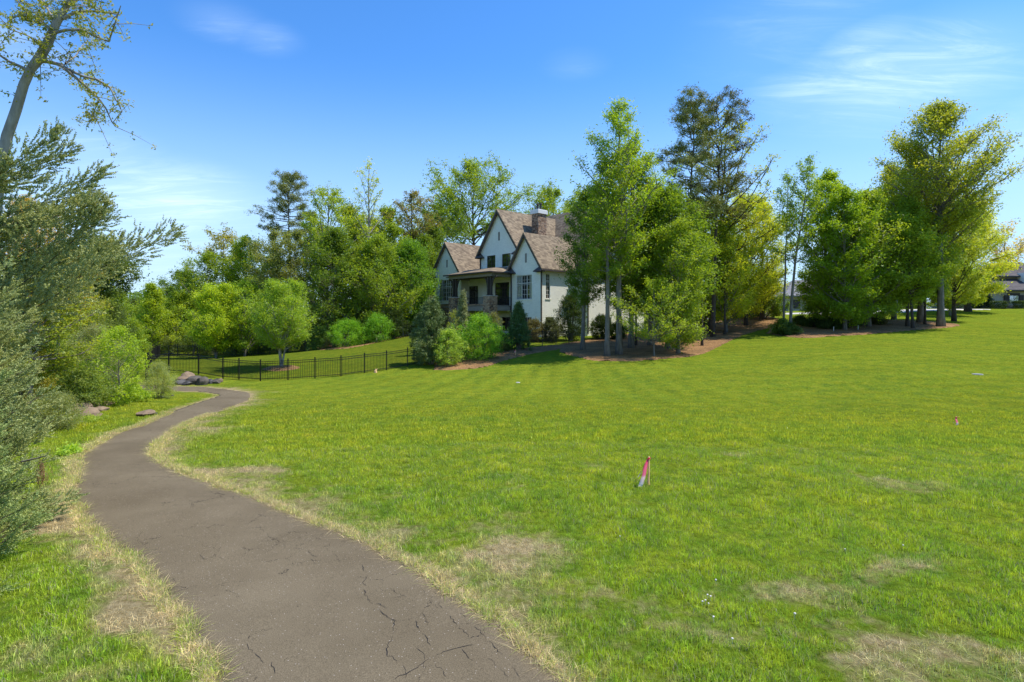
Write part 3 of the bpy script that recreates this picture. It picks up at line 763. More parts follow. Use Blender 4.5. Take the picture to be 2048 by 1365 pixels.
# ------------------------------------------------------------------ mulch beds, driveway
def sheet(name, poly_w, mat, lift, step, parent=None, jag=.25):
    """a sheet of the given outline that follows the ground"""
    poly = catmull(list(poly_w)+[poly_w[0]], 8)[:-1]
    j = (fbm(poly[:,0]*.9, poly[:,1]*.9, 9, 3)-.5)*jag*2
    c = poly.mean(0); d = poly-c; d /= np.linalg.norm(d, axis=1)[:, None]
    poly = poly+d*j[:, None]
    import bmesh
    lo, hi = poly.min(0), poly.max(0)
    xs = np.arange(lo[0]-step, hi[0]+step, step); ys = np.arange(lo[1]-step, hi[1]+step, step)
    X, Y = np.meshgrid(xs, ys); x, y = X.ravel(), Y.ravel()
    nx = len(xs); idx = np.arange(len(x)).reshape(len(ys), nx)
    f = np.stack([idx[:-1,:-1], idx[:-1,1:], idx[1:,1:], idx[1:,:-1]], -1).reshape(-1, 4)
    cx, cy = x[f].mean(1), y[f].mean(1)
    f = f[in_poly(cx, cy, poly)]
    used = np.unique(f); mp = np.full(len(x), -1); mp[used] = np.arange(len(used)); f = mp[f]
    x, y = x[used], y[used]
    # thin out towards the rim so the edge dips into the lawn
    de = dist_edge(x, y, np.vstack([poly, poly[:1]])); ins = in_poly(x, y, poly)
    z = gh(x, y)+np.where(ins, np.minimum(lift, de*.35), -de*.6)
    me = np_mesh(name, np.stack([x, y, z], 1), f, mat, smooth=True)
    o = link(name, me, parent); tag(o, kind="structure")
    return poly
MULCH = []
MULCH.append(sheet("mulch_bed", [hit(*p) for p in ((1120,706),(1190,722),(1300,722),(1390,712),(1440,694),(1500,668),(1560,650),(1560,640),(1480,630),(1380,650),(1280,665),(1180,680),(1120,690))], M["mulch"], .05, .4))
MULCH.append(sheet("mulch_bed", [hit(*p) for p in ((1530,668),(1600,677),(1700,672),(1800,664),(1905,655),(1915,649),(1850,643),(1750,641),(1650,645),(1560,648))], M["mulch"], .05, .4))
MULCH.append(sheet("mulch_bed", [hit(*p) for p in ((640,701),(700,697),(790,678),(850,668),(850,662),(790,668),(700,682),(640,692))], M["mulch"], .05, .35))
MULCH.append(sheet("mulch_bed", [hit(*p) for p in ((860,742),(960,737),(1010,722),(1060,710),(1130,698),(1130,690),(1050,697),(980,705),(880,722))], M["mulch"], .05, .35))
ring = []
cx_, cy_ = at(563, 42)
for k in range(12):
    a = k*math.pi/6; ring.append((cx_+1.35*math.cos(a), cy_+1.25*math.sin(a)))
MULCH.append(sheet("mulch_ring", ring, M["mulch"], .16, .12, jag=.12))
rp = []
for px, py, Y in ((1420,0,84),(1600,0,86),(1760,0,87),(1900,0,88)): rp.append(at(px, Y))
sheet("driveway", [at(1380,83), at(1600,84.5), at(1740,83.5), at(1880,84), at(1990,88), at(1880,91), at(1740,92), at(1600,93), at(1380,90)], M["concrete"], .06, 1.0, jag=.05)

# ------------------------------------------------------------------ grass blades (ground cover nobody could count)
proto = bpy.data.collections.new("grass_tufts")      # not linked to the scene: only a source of tufts
def tuft(name, n, r, hmin, hmax, w, lean, seed, dead=0.05, seg=2):
    g = np.random.default_rng(seed)
    ang = g.uniform(0, 2*np.pi, n); rr = r*np.sqrt(g.uniform(0, 1, n))
    bx, by = rr*np.cos(ang), rr*np.sin(ang)
    h = g.uniform(hmin, hmax, n); la = g.uniform(0, 2*np.pi, n); ln = np.abs(g.normal(0, lean, n))
    fa = g.uniform(0, np.pi, n)
    wx, wy = np.cos(fa)*w*.5*g.uniform(.7, 1.3, n), np.sin(fa)*w*.5*g.uniform(.7, 1.3, n)
    dx, dy = np.cos(la)*ln*h, np.sin(la)*ln*h
    sh = 1/np.sqrt(1+ln**2)
    b0 = np.stack([bx-wx, by-wy, np.full(n, -.01)], 1); b1 = np.stack([bx+wx, by+wy, np.full(n, -.01)], 1)
    m0 = np.stack([bx+dx*.35-wx*.8, by+dy*.35-wy*.8, h*.6*sh], 1); m1 = np.stack([bx+dx*.35+wx*.8, by+dy*.35+wy*.8, h*.6*sh], 1)
    tp = np.stack([bx+dx, by+dy, h*sh], 1)
    v = np.stack([b0, b1, m1, m0, tp], 1).reshape(-1, 3)
    i = np.arange(n)*5
    f = np.vstack([np.stack([i, i+1, i+2], 1), np.stack([i, i+2, i+3], 1), np.stack([i+3, i+2, i+4], 1)])
    t = g.uniform(0, .9, n); t[g.uniform(0, 1, n) < dead] = 1.0
    me = np_mesh(name, v, f, M["blades"], {"tint": ("POINT", np.repeat(t, 5))})
    o = bpy.data.objects.new(name, me); proto.objects.link(o)
for k in range(4): tuft(f"a_tuft_{k}", 30, .095, .03, .072, .0052, .6, 10+k, .10)
for k in range(3): tuft(f"b_tuft_{k}", 40, .17, .035, .075, .008, .6, 20+k, .03)
for k in range(3): tuft(f"c_straw_{k}", 26, .09, .03, .10, .0036, 1.6, 30+k, .25)

def scatter_gn(name, pts, attrs, label):
    me = bpy.data.meshes.new(name)
    me.vertices.add(len(pts)); me.vertices.foreach_set("co", pts.astype(np.float32).ravel())
    for an, (ty, arr) in attrs.items():
        a = me.attributes.new(an, ty, "POINT"); a.data.foreach_set("value", arr)
    me.materials.append(M["blades"])
    o = link(name, me); tag(o, kind="stuff")
    ng = bpy.data.node_groups.new(name, "GeometryNodeTree")
    ng.interface.new_socket("Geometry", in_out="INPUT", socket_type="NodeSocketGeometry")
    ng.interface.new_socket("Geometry", in_out="OUTPUT", socket_type="NodeSocketGeometry")
    gi, go = N(ng, "NodeGroupInput"), N(ng, "NodeGroupOutput")
    ci = N(ng, "GeometryNodeCollectionInfo"); ci.inputs["Collection"].default_value = proto
    ci.inputs["Separate Children"].default_value = True; ci.inputs["Reset Children"].default_value = True
    ip = N(ng, "GeometryNodeInstanceOnPoints"); ip.inputs["Pick Instance"].default_value = True
    def na(n, ty):
        a = N(ng, "GeometryNodeInputNamedAttribute"); a.data_type = ty; a.inputs["Name"].default_value = n; return a
    L = ng.links.new
    v, rz, s = na("variant", "INT"), na("rotz", "FLOAT"), na("size", "FLOAT")
    cx = N(ng, "ShaderNodeCombineXYZ"); L(rz.outputs[0], cx.inputs[2])
    L(gi.outputs[0], ip.inputs["Points"]); L(ci.outputs[0], ip.inputs["Instance"]); L(v.outputs[0], ip.inputs["Instance Index"])
    L(cx.outputs[0], ip.inputs["Rotation"]); L(s.outputs[0], ip.inputs["Scale"]); L(ip.outputs[0], go.inputs[0])
    md = o.modifiers.new("scatter", "NODES"); md.node_group = ng
    return o

def build_grass():
    g = np.random.default_rng(3)
    P_, V_, S_, D_ = [], [], [], []
    for (y0, y1, dens, var, s0) in ((3.6, 9, 150, 0, 1.0), (9, 15, 85, 0, 1.15), (15, 20, 34, 4, 1.15), (20, 24, 20, 4, 1.15), (24, 31, 8, 4, 1.1)):
        w = y1*1.02+2.5
        n = int((y1-y0)*2*w*dens)
        x = g.uniform(-w, w, n); y = g.uniform(y0, y1, n)
        k = (np.abs(x) < y*.99+1.6) & (x > -13-y*.25)
        x, y = x[k], y[k]
        ins = in_poly(x, y, PATH_POLY)
        for mp_ in MULCH: ins |= in_poly(x, y, mp_)
        x, y = x[~ins], y[~ins]
        de = np.minimum(dist_edge(x, y, PL), dist_edge(x, y, PR))
        d = dryness(x, y)
        clump = np.clip(fbm(x*2.4, y*2.8, 41, 4)*1.5-.2, .05, 1.3)
        size = s0*(.42+1.15*clump**1.3)*(1-.5*sstep(20, 33, y))*(1-.35*np.clip(d, 0, 1))*g.uniform(.8, 1.25, len(x))
        keep = (g.uniform(0, 1, len(x)) < 1-.95*np.clip(d-.28, 0, .8)) & (de > .045)
        vr = g.integers(0, 4 if var == 0 else 3, len(x))+var
        vr = np.where((d > .5) & (y < 16) & (g.uniform(0, 1, len(x)) < .7), g.integers(7, 10, len(x)), vr)
        x, y, d, size, vr = x[keep], y[keep], d[keep], size[keep], vr[keep]
        P_.append(np.stack([x, y, gh(x, y)], 1)); V_.append(vr); S_.append(size); D_.append(d)
    P_ = np.vstack(P_); V_ = np.concatenate(V_).astype(np.int32); S_ = np.concatenate(S_).astype(np.float32); D_ = np.concatenate(D_).astype(np.float32)
    scatter_gn("grass", P_, {"variant": ("INT", V_), "rotz": ("FLOAT", g.uniform(0, 6.28, len(P_)).astype(np.float32)), "size": ("FLOAT", S_), "dry": ("FLOAT", D_)}, "")
    # straw along both edges of the path
    Q = []
    for E, sgn in ((PL, 1), (PR, -1)):
        seg = np.linalg.norm(np.diff(E, axis=0), axis=1); c = np.concatenate([[0], np.cumsum(seg)])
        n = int(c[-1]*90); t = np.sort(g.uniform(0, c[-1], n))
        ex, ey = np.interp(t, c, E[:,0]), np.interp(t, c, E[:,1])
        dx, dy = np.interp(t, c, np.gradient(E[:,0])), np.interp(t, c, np.gradient(E[:,1])); l = np.hypot(dx, dy)+1e-9
        off = g.exponential(.047, n)*np.clip(3.2*fbm(ex*1.3, ey*1.3, 91, 3)-.75, .05, 2.2)-.012
        x, y = ex-dy/l*off*sgn, ey+dx/l*off*sgn
        k = (y < 22) & (y > 3.4) & (x > -14)
        Q.append(np.stack([x[k], y[k], gh(x[k], y[k])+.003], 1))
    Q = np.vstack(Q)
    nn = len(Q)
    scatter_gn("dry_grass", Q, {"variant": ("INT", g.integers(7, 10, nn).astype(np.int32)), "rotz": ("FLOAT", g.uniform(0, 6.28, nn).astype(np.float32)),
               "size": ("FLOAT", (g.uniform(.45, 1.25, nn)*(1+.3*(Q[:,1] > 12))).astype(np.float32)), "dry": ("FLOAT", g.choice([1.0, .55, .3], nn, p=[.5, .2, .3]).astype(np.float32))}, "")
build_grass()
# ------------------------------------------------------------------ vegetation builders
def leaf_quads(c, s, rng, up=.6, aspect=.62, outward=None):
    """one kite-shaped leaf per centre: returns vertices (4n,3) and faces (n,4)"""
    n = len(c)
    nr = rng.normal(0, 1, (n, 3)); nr[:, 2] += up*2
    if outward is not None: nr += outward
    nr /= np.linalg.norm(nr, axis=1)[:, None]
    a = rng.normal(0, 1, (n, 3)); a -= nr*(a*nr).sum(1)[:, None]; a /= np.linalg.norm(a, axis=1)[:, None]
    b = np.cross(nr, a)
    s = s[:, None]
    k = rng.uniform(-.35, .35, n)[:, None]
    v = np.stack([c+a*s*k+b*s*.52*aspect, c+a*s*.62-nr*s*.1, c-a*s*.5-b*s*.5*aspect], 1).reshape(-1, 3)
    return v, np.arange(3*n).reshape(n, 3)

def crown_mesh(name, cl, per, ls, rng, mat, up=.6, aspect=.62, flat=.6, tvar=.2):
    """cl: clusters (x, y, z, radius)"""
    cl = np.asarray(cl); m = len(cl)
    cnt = np.maximum(2, rng.poisson(per, m)); idx = np.repeat(np.arange(m), cnt)
    off = rng.normal(0, .5, (len(idx), 3)); off[:, 2] *= flat
    c = cl[idx, :3]+off*cl[idx, 3:4]
    v, f = leaf_quads(c, ls*rng.uniform(.6, 1.3, len(c)), rng, up, aspect)
    t = np.clip(.5+rng.normal(0, tvar, m)[idx]+rng.normal(0, .13, len(idx)), 0, 1)
    return np_mesh(name, v, f, mat, {"tint": ("POINT", np.repeat(t, 3))})

PROF = {
    "oval": lambda t: math.sin(math.pi*min(1, t*.86+.12))**.75,
    "tall": lambda t: (math.sin(math.pi*min(1, t*.80+.16))**.6),
    "cone": lambda t: max(.08, (1-t))**.75,
    "broad": lambda t: (1-(max(0, t-.30)/.72)**2.2)**.5*(.55+.45*min(1, t/.3)),
    "round": lambda t: math.sqrt(max(.02, 1-(2*t-.95)**2)),
}
def tree_meshes(seed, H, R, cb=.3, prof="oval", npri=26, nsec=5, per=24, ls=.17, cr=.5, lo=8, hi=58, r0=None, bark="bark_grey",
                lean=(0, 0), wob=.012, flat=.85, up=.6, aspect=.62, leaf="leaf", gap=0.0, tvar=.2, sparse=1.0, sides=7, multi=1):
    """tapered trunk, limbs and twigs plus a crown of separate leaves gathered in clumps; the base is the origin"""
    rng = np.random.default_rng(seed); rd = random.Random(seed)
    r0 = r0 or H*.011+.04
    wood = MB(); cl = []
    pf = PROF[prof]
    for st in range(multi):
        k = 12; pts = []; wx = wy = 0
        sa = st*2*math.pi/multi+seed; spread = 0 if multi == 1 else R*.35
        for i in range(k+1):
            t = i/k
            wx += rd.gauss(0, wob*H*.35); wy += rd.gauss(0, wob*H*.35)
            pts.append(Vector((lean[0]*t**1.3+wx*t+spread*t*math.cos(sa), lean[1]*t**1.3+wy*t+spread*t*math.sin(sa), H*.985*t-.25*(i == 0))))
        def trad(t): return r0/(1 if multi == 1 else 1.6)*(1-t*.93)*(1+.45*math.exp(-t*38))
        wood.tube(pts, [trad(i/k) for i in range(k+1)], sides)
        def tp(t):
            x = max(0, min(.9999, t))*k; i = int(x); return pts[i].lerp(pts[i+1], x-i)
        np_ = max(4, npri//multi)
        for i in range(np_):
            t = (i+rd.random()*.8)/np_
            L_ = R*pf(t)*rd.uniform(.70, 1.16)*(1 if multi == 1 else .75)
            if rd.random() < gap: continue
            az = i*2.39996+rd.uniform(-.5, .5)+seed
            el = rad(lo+(hi-lo)*t+rd.uniform(-9, 9)); L_ *= min(1.45, 1/math.cos(el))**.8*1.12
            zc = H*cb+t*(H*.97-H*cb)
            za = max(H*cb*.72, zc-L_*math.sin(el)*.85)
            ta = za/(H*.985); o = tp(ta)
            d = Vector((math.cos(az)*math.cos(el), math.sin(az)*math.cos(el), math.sin(el)))
            bp = [o]; q = o.copy(); dd = d.copy()
            for s in range(5):
                dd = (dd+Vector((rd.gauss(0, .10), rd.gauss(0, .10), rd.gauss(.03, .08)))).normalized()
                q = q+dd*L_/5; bp.append(q)
            br = min(trad(ta)*.62, .018*L_+.012)
            wood.tube(bp, [br*(1-.8*s/5) for s in range(6)], 5, cap=False)
            for j in range(nsec):
                s = .28+.72*(j+rd.random()*.6)/nsec
                x = min(4.999, s*5); ii = int(x); b0 = bp[ii].lerp(bp[ii+1], x-ii)
                h = dd.cross(Vector((0, 0, 1))); h = h.normalized() if h.length > .01 else Vector((1, 0, 0))
                sd = (dd*rd.uniform(.4, .9)+h*rd.choice((-1, 1))*rd.uniform(.5, 1.0)+Vector((0, 0, rd.uniform(-.25, .5)))).normalized()
                l2 = L_*rd.uniform(.22, .42)*(1.15-.5*s)+.15
                e = b0+sd*l2*.5+Vector((0, 0, .03)); e2 = e+(sd+Vector((rd.gauss(0, .2), rd.gauss(0, .2), .1))).normalized()*l2*.5
                wood.tube([b0, e, e2], [br*.42, br*.28, br*.12], 4, cap=False)
                for q2, w in ((e, .8), (e2, 1.0)):
                    if rd.random() < sparse: cl.append((*q2, cr*w*rd.uniform(.65, 1.25)))
            if rd.random() < sparse: cl.append((*bp[-1], cr*rd.uniform(.7, 1.2)))
            if rd.random() < sparse: cl.append((*bp[3], cr*rd.uniform(.6, 1.0)))
        for q2 in range(5):
            t = .86+.14*q2/4; a = tp(t); cl.append((a.x, a.y, a.z, cr*.8))
    wm = wood.mesh("trunk", M[bark], smooth=True)
    cm = crown_mesh("crown", cl, per, ls, rng, M[leaf], up, aspect, flat, tvar)
    return wm, cm

def pine_meshes(seed, H, R, cb=.6, n=34, per=46, ls=.30, bark="bark_dark", r0=None, lean=(0, 0), sparse=.75):
    """tall bare trunk, crooked limbs and separate tufts of needles with sky between them"""
    rng = np.random.default_rng(seed); rd = random.Random(seed)
    r0 = r0 or H*.0105+.03; wood = MB(); cl = []
    k = 12; pts = [Vector((lean[0]*(i/k)+rd.gauss(0, .05)*i*.25, lean[1]*(i/k)+rd.gauss(0, .05)*i*.25, H*i/k*.98-.2*(i == 0))) for i in range(k+1)]
    wood.tube(pts, [r0*(1-.9*i/k) for i in range(k+1)], 8)
    for i in range(n):
        t = (i+rd.random())/n
        z = H*(cb+(1-cb)*t)*.98
        L_ = R*(math.sin(math.pi*min(1, .30+.62*t))**.6)*rd.uniform(.55, 1.2)
        az = i*2.4+rd.uniform(-.6, .6); el = rad(-4+50*t*t+rd.uniform(-8, 12))
        x = min(k-.001, z/(H*.98)*k); ii = int(x); o = pts[ii].lerp(pts[ii+1], x-ii)
        d = Vector((math.cos(az)*math.cos(el), math.sin(az)*math.cos(el), math.sin(el)))
        bp = [o]; q = o
        for s in range(4):
            d = (d+Vector((rd.gauss(0, .14), rd.gauss(0, .14), rd.gauss(.05, .09)))).normalized(); q = q+d*L_/4; bp.append(q)
        br = .014*L_+.012
        wood.tube(bp, [br*(1-.75*s/4) for s in range(5)], 5, cap=False)
        for j in range(7):
            s = rd.uniform(.42, 1.0); x = min(3.999, s*4); ii = int(x); b0 = bp[ii].lerp(bp[ii+1], x-ii)
            e = b0+Vector((rd.gauss(0, .35), rd.gauss(0, .35), rd.uniform(.02, .4)))*(.35+L_*.22)
            wood.tube([b0, e], [br*.3, br*.15], 3, cap=False)
            if rd.random() < sparse: cl.append((*e, rd.uniform(.32, .6)))
    cl.append((*pts[-1], .4))
    wm = wood.mesh("trunk", M[bark], smooth=True)
    cm = crown_mesh("crown", cl, per, ls, rng, M["needle"], up=.3, aspect=.2, flat=.7, tvar=.16)
    return wm, cm

def bush_meshes(seed, R, H, n=150, per=34, ls=.09, cr=.28, up=.4, aspect=.6, leaf="leaf", bark="bark_grey", shell=.55, point=0.0, flat=.8, tvar=.18, stems=9, arch=0.0):
    """shrub: stems from the ground and leaf clumps through a rounded or pointed volume"""
    rng = np.random.default_rng(seed); rd = random.Random(seed)
    cl = []; wood = MB()
    lob = [(rd.uniform(0, 6.28), rd.uniform(.75, 1.2), rd.uniform(2, 4)) for _ in range(3)]
    for i in range(n):
        u = rd.random()**.9
        az = rd.uniform(0, 6.283)
        z = u
        rr = (math.sin(math.pi*min(1, .16+.80*u))**.75)*(1-point)+point*(1-u)**.85
        rr *= 1+.26*math.sin(az*lob[0][2]+lob[0][0])*1.0+.12*math.sin(az*5+u*7+lob[1][0])
        r = R*rr*(shell+(1-shell)*rd.random()) if rd.random() < .75 else R*rr*rd.random()
        r *= rd.uniform(.85, 1.12)
        cl.append((math.cos(az)*r, math.sin(az)*r, H*(.04+.95*z)+rd.gauss(0, .03)*H, cr*rd.uniform(.6, 1.3)))
    for i in range(stems):
        c = cl[rd.randrange(len(cl))]
        o = Vector((c[0]*.12, c[1]*.12, -.12)); e = Vector(c[:3]); m_ = o.lerp(e, .5)+Vector((0, 0, H*.08))
        wood.tube([o, m_, e], [.018+.012*H, .012+.006*H, .006], 5, cap=False)
    wm = wood.mesh("stem", M[bark], smooth=True)
    cm = crown_mesh("foliage", cl, per, ls, rng, M[leaf], up, aspect, flat, tvar)
    return wm, cm

def plant(name, meshes, X, Y, color, label, cat, group=None, rz=0.0, sink=0.03, cname="crown", tname="trunk", scale=None):
    o = empty(name, (X, Y, G(X, Y)-sink), rz)
    if scale: o.scale = scale
    link(tname, meshes[0], o); link(cname, meshes[1], o, color=color)
    return tag(o, label, cat, group)

# leaf colours (linear albedo)
C_GREEN = (.23, .325, .038); C_BRIGHT = (.30, .40, .04); C_YELLOW = (.42, .49, .06); C_DARK = (.15, .235, .038)
C_OLIVE = (.21, .25, .10); C_GREY = (.27, .31, .19); C_PINE = (.21, .235, .08); C_HOLLY = (.06, .10, .03); C_GOLD = (.46, .36, .08)

def tree(label, px, Y, top, hw, cbp, color, seed, style=None, cat="tree", name="broadleaf_tree", group=None, base=None, lean=(0, 0), rz=0, **kw):
    """a tree from where its trunk stands, how tall it is and how wide its crown is (rows and half width as surveyed in the photograph)"""
    X, _ = at(px, Y); z0 = G(X, Y)
    H = zat(top, Y)-z0; R = hw/FPX*Y*1.22; cb = min(.9, max(.02, (zat(cbp, Y)-z0)/H))
    kind = style or "deciduous"
    kw["per"] = int(kw.get("per", 24)*1.15)
    if kind == "pine": ms = pine_meshes(seed, H, R, cb, lean=lean, **kw)
    else: ms = tree_meshes(seed, H, R, cb, lean=lean, **kw)
    return plant(name, ms, X, Y, color, label, cat, group, rz)

W1 = "trees in the wood behind the fenced yard"
W2 = "trees of the wooded island beside the house"
W3 = "trees of the island on the right of the lawn"
# --- wood behind the fenced yard
tree("dark tall conifer with open crown standing out above the left wood", 578, 76, 358, 46, 475, C_PINE, 101, "pine", "pine tree", "pine_tree", W1, n=46, per=60, sparse=.9)
tree("spindly tree with sparse yellow-green tufts, tallest of the wood left of the house", 736, 72, 318, 36, 470, C_YELLOW, 102, group=W1, npri=18, nsec=4, per=9, ls=.26, cr=.5, lo=35, hi=70, bark="bark_pale", sparse=.8, prof="tall")
tree("open-crowned tree with upright bright green shoots right of the dark conifer", 655, 70, 362, 58, 560, C_BRIGHT, 103, group=W1, npri=30, nsec=5, per=24, ls=.24, cr=.6, lo=25, hi=68, prof="tall")
tree("brownish tree with half open crown close to the left gable, behind it", 822, 78, 376, 44, 470, (0.217, 0.203, 0.078), 104, group=W1, npri=24, nsec=5, per=16, ls=.24, cr=.5, lo=20, hi=68, bark="bark_dark")
tree("large round-crowned oak rising behind the tall gable of the white house", 948, 98, 328, 92, 470, C_GREEN, 105, group=W1, npri=40, nsec=7, per=34, ls=.34, cr=.95, prof="broad", lo=12, hi=62, bark="bark_dark")
tree("leafy tree showing above the roof ridge by the chimney", 1105, 100, 376, 60, 470, C_GREEN, 106, group=W1, npri=30, nsec=6, per=30, ls=.34, cr=.9, prof="round")
tree("dense green tree between the oak and the brownish tree", 880, 88, 402, 52, 560, C_DARK, 107, group=W1, npri=36, nsec=6, per=34, ls=.30, cr=.8, prof="round")
tree("yellowish round treetop in the middle of the left wood", 690, 84, 408, 60, 560, (0.295, 0.362, 0.039), 108, group=W1, npri=34, nsec=6, per=34, ls=.30, cr=.85, prof="round")
tree("green tree behind the thin sparse one in the wood", 775, 80, 412, 56, 600, C_GREEN, 109, group=W1, npri=38, nsec=6, per=36, ls=.28, cr=.8, prof="oval")
tree("grey-olive rounded tree in front of the dark conifer", 572, 66, 462, 62, 610, C_OLIVE, 110, group=W1, npri=36, nsec=7, per=42, ls=.20, cr=.6, prof="round", multi=2)
tree("broad dark green tree at the left front of the wood", 668, 64, 455, 62, 668, C_DARK, 111, group=W1, npri=44, nsec=7, per=40, ls=.22, cr=.7, prof="oval", lo=28, hi=66)
tree("mid green tree with low branches in the centre of the wood edge", 752, 64, 470, 60, 665, C_GREEN, 112, group=W1, npri=44, nsec=7, per=40, ls=.21, cr=.7, prof="oval", lo=28, hi=66)
tree("fresh green tree at the wood edge just left of the house", 822, 68, 480, 54, 655, (0.139, 0.275, 0.034), 113, group=W1, npri=44, nsec=7, per=40, ls=.21, cr=.65, prof="oval", lo=28, hi=66)
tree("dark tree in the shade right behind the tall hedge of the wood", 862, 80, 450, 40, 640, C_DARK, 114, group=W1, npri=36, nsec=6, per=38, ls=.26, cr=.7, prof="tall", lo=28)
tree("flat-topped thin tree with gold-green tufts at the left end of the wood", 446, 78, 462, 42, 520, (0.310, 0.304, 0.065), 115, group=W1, npri=14, nsec=5, per=20, ls=.24, cr=.55, lo=20, hi=40, prof="broad", bark="bark_dark")
tree("rounded dark green tree below the flat-topped one", 420, 74, 505, 52, 650, C_GREEN, 116, group=W1, npri=34, nsec=6, per=36, ls=.22, cr=.65, prof="round", lo=28)
tree("slim bright green tree between the flat-topped and the grey-olive ones", 492, 75, 470, 38, 640, C_BRIGHT, 117, group=W1, npri=34, nsec=6, per=34, ls=.22, cr=.6, prof="oval", lo=28)
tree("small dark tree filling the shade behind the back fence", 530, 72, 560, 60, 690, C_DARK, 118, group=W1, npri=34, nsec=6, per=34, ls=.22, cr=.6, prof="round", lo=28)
tree("vivid yellow-green maple left of the lawn tree", 432, 60, 568, 62, 700, (0.364, 0.478, 0.039), 119, group=W1, npri=46, nsec=7, per=40, ls=.17, cr=.5, prof="round", lo=35, hi=74, multi=2)
tree("smaller vivid green maple nestled at the right of the yellow-green one", 490, 62, 562, 46, 700, (0.264, 0.392, 0.039), 120, group=W1, npri=36, nsec=6, per=36, ls=.17, cr=.5, prof="round", lo=28, hi=68)
tree("pointed bright green tree at the far left of the fence", 306, 66, 568, 44, 700, C_BRIGHT, 121, group=W1, npri=44, nsec=6, per=36, ls=.19, cr=.5, prof="cone", lo=28, hi=66)
tree("low green tree behind the curved end of the fence", 362, 70, 585, 34, 700, C_GREEN, 122, group=W1, npri=34, nsec=6, per=36, ls=.19, cr=.5, prof="oval", lo=28)
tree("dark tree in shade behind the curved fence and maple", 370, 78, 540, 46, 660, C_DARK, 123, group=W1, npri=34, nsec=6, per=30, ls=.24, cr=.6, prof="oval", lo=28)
for i, (px, Y, top, hw, c, lab) in enumerate(((626, 80, 425, 40, C_GREEN, "slim green tree just right of the dark conifer's trunk"), (706, 74, 440, 44, (.19, .28, .035), "leafy tree below the sparse tall one, left side"), (790, 73, 445, 44, C_GREEN, "leafy tree below the brownish crown near the house"),
        (850, 76, 470, 36, (.17, .26, .035), "narrow green tree squeezed beside the left gable"), (470, 84, 500, 46, C_GREEN, "green tree filling the skyline above the yellow-green maple"), (545, 80, 500, 44, (.18, .26, .05), "green tree behind the lawn tree, under the conifer"), (735, 66, 520, 50, (.16, .26, .03), "low-branched tree behind the rounded shrubs"))):
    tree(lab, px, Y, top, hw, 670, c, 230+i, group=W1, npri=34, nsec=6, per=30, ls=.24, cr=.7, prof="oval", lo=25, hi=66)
# --- tree standing in the yard
tree("round bright green tree standing alone in a mulch ring on the fenced lawn", 563, 42, 562, 66, 690, (0.287, 0.413, 0.058), 130, name="lawn_tree", npri=50, nsec=8, per=42, ls=.105, cr=.36, prof="round", lo=28, hi=70, r0=.13, bark="bark_pale", multi=3)

# --- wooded island beside the house
tree("dark leaning tree in front of the lit side wall of the house", 1165, 49, 375, 36, 610, (0.151, 0.241, 0.039), 140, group=W2, npri=34, nsec=6, per=36, ls=.17, cr=.5, prof="tall", lo=30, hi=50, bark="bark_grey", lean=(.5, 0))
tree("slender grey trunk left of the tallest tree of the island", 1214, 44.5, 300, 44, 560, C_GREEN, 141, group=W2, npri=34, nsec=6, per=28, ls=.17, cr=.55, prof="tall", lo=10, hi=60, bark="bark_grey", lean=(.3, 0))
tree("tallest tree of the island with an open airy top", 1238, 45.5, 188, 70, 540, (0.252, 0.375, 0.034), 142, group=W2, npri=44, nsec=5, per=22, ls=.20, cr=.6, prof="oval", lo=30, hi=60, bark="bark_grey", r0=.26, lean=(.4, 0))
tree("leafy tree just behind the tallest one, fuller lower crown", 1262, 50, 285, 60, 620, C_GREEN, 143, group=W2, npri=44, nsec=7, per=38, ls=.20, cr=.65, prof="oval", lo=30, hi=55)
tree("young low tree with yellow-green tiers at the lawn edge of the island", 1308, 43.5, 560, 60, 680, (0.302, 0.408, 0.039), 144, group=W2, npri=30, nsec=6, per=22, ls=.12, cr=.36, prof="broad", lo=15, hi=55, r0=.07)
tree("wide dark-centred tree in the middle of the island", 1335, 49, 372, 68, 640, (0.172, 0.275, 0.034), 145, group=W2, npri=50, nsec=8, per=42, ls=.19, cr=.66, prof="oval", lo=30, hi=55)
tree("tree with grey stump-like base and low leafy shoots", 1356, 45.5, 440, 50, 690, C_GREEN, 146, group=W2, npri=40, nsec=7, per=34, ls=.17, cr=.55, prof="tall", lo=30, hi=50)
tree("dark pine with a dense rounded top above the island", 1384, 52, 202, 56, 440, C_PINE, 147, "pine", "pine tree", "pine_tree", W2, n=50, per=60, r0=.24, sparse=.85)
tree("second pine leaning right with brownish airy crown", 1425, 55, 205, 66, 440, (0.172, 0.175, 0.046), 148, "pine", "pine tree", "pine_tree", W2, n=48, per=56, r0=.24, lean=(.8, 0), sparse=.8)
tree("tall tree with wide airy crown of small leaves reaching right of the pines", 1422, 58, 225, 104, 520, (0.302, 0.359, 0.046), 149, group=W2, npri=30, nsec=6, per=14, ls=.24, cr=.65, prof="broad", lo=15, hi=55, bark="bark_dark", r0=.3, lean=(2.2, 0))
tree("mid green tree under the two pines", 1400, 60, 395, 70, 640, C_GREEN, 150, group=W2, npri=46, nsec=7, per=40, ls=.22, cr=.7, prof="oval", lo=30)
tree("glowing yellow-green tree at the right end of the island", 1492, 62, 385, 66, 620, C_YELLOW, 151, group=W2, npri=44, nsec=7, per=32, ls=.22, cr=.7, prof="round", lo=30, hi=50, bark="bark_dark")
tree("lower yellow-green tree under the glowing one", 1452, 58, 470, 62, 640, (0.443, 0.517, 0.052), 152, group=W2, npri=40, nsec=7, per=36, ls=.19, cr=.6, prof="round", lo=30, hi=45)
tree("dark evergreen with pointed top at the gap between the islands", 1528, 68, 540, 40, 645, (0.121, 0.200, 0.033), 153, group=W2, npri=40, nsec=6, per=40, ls=.19, cr=.5, prof="cone", lo=30, hi=30)
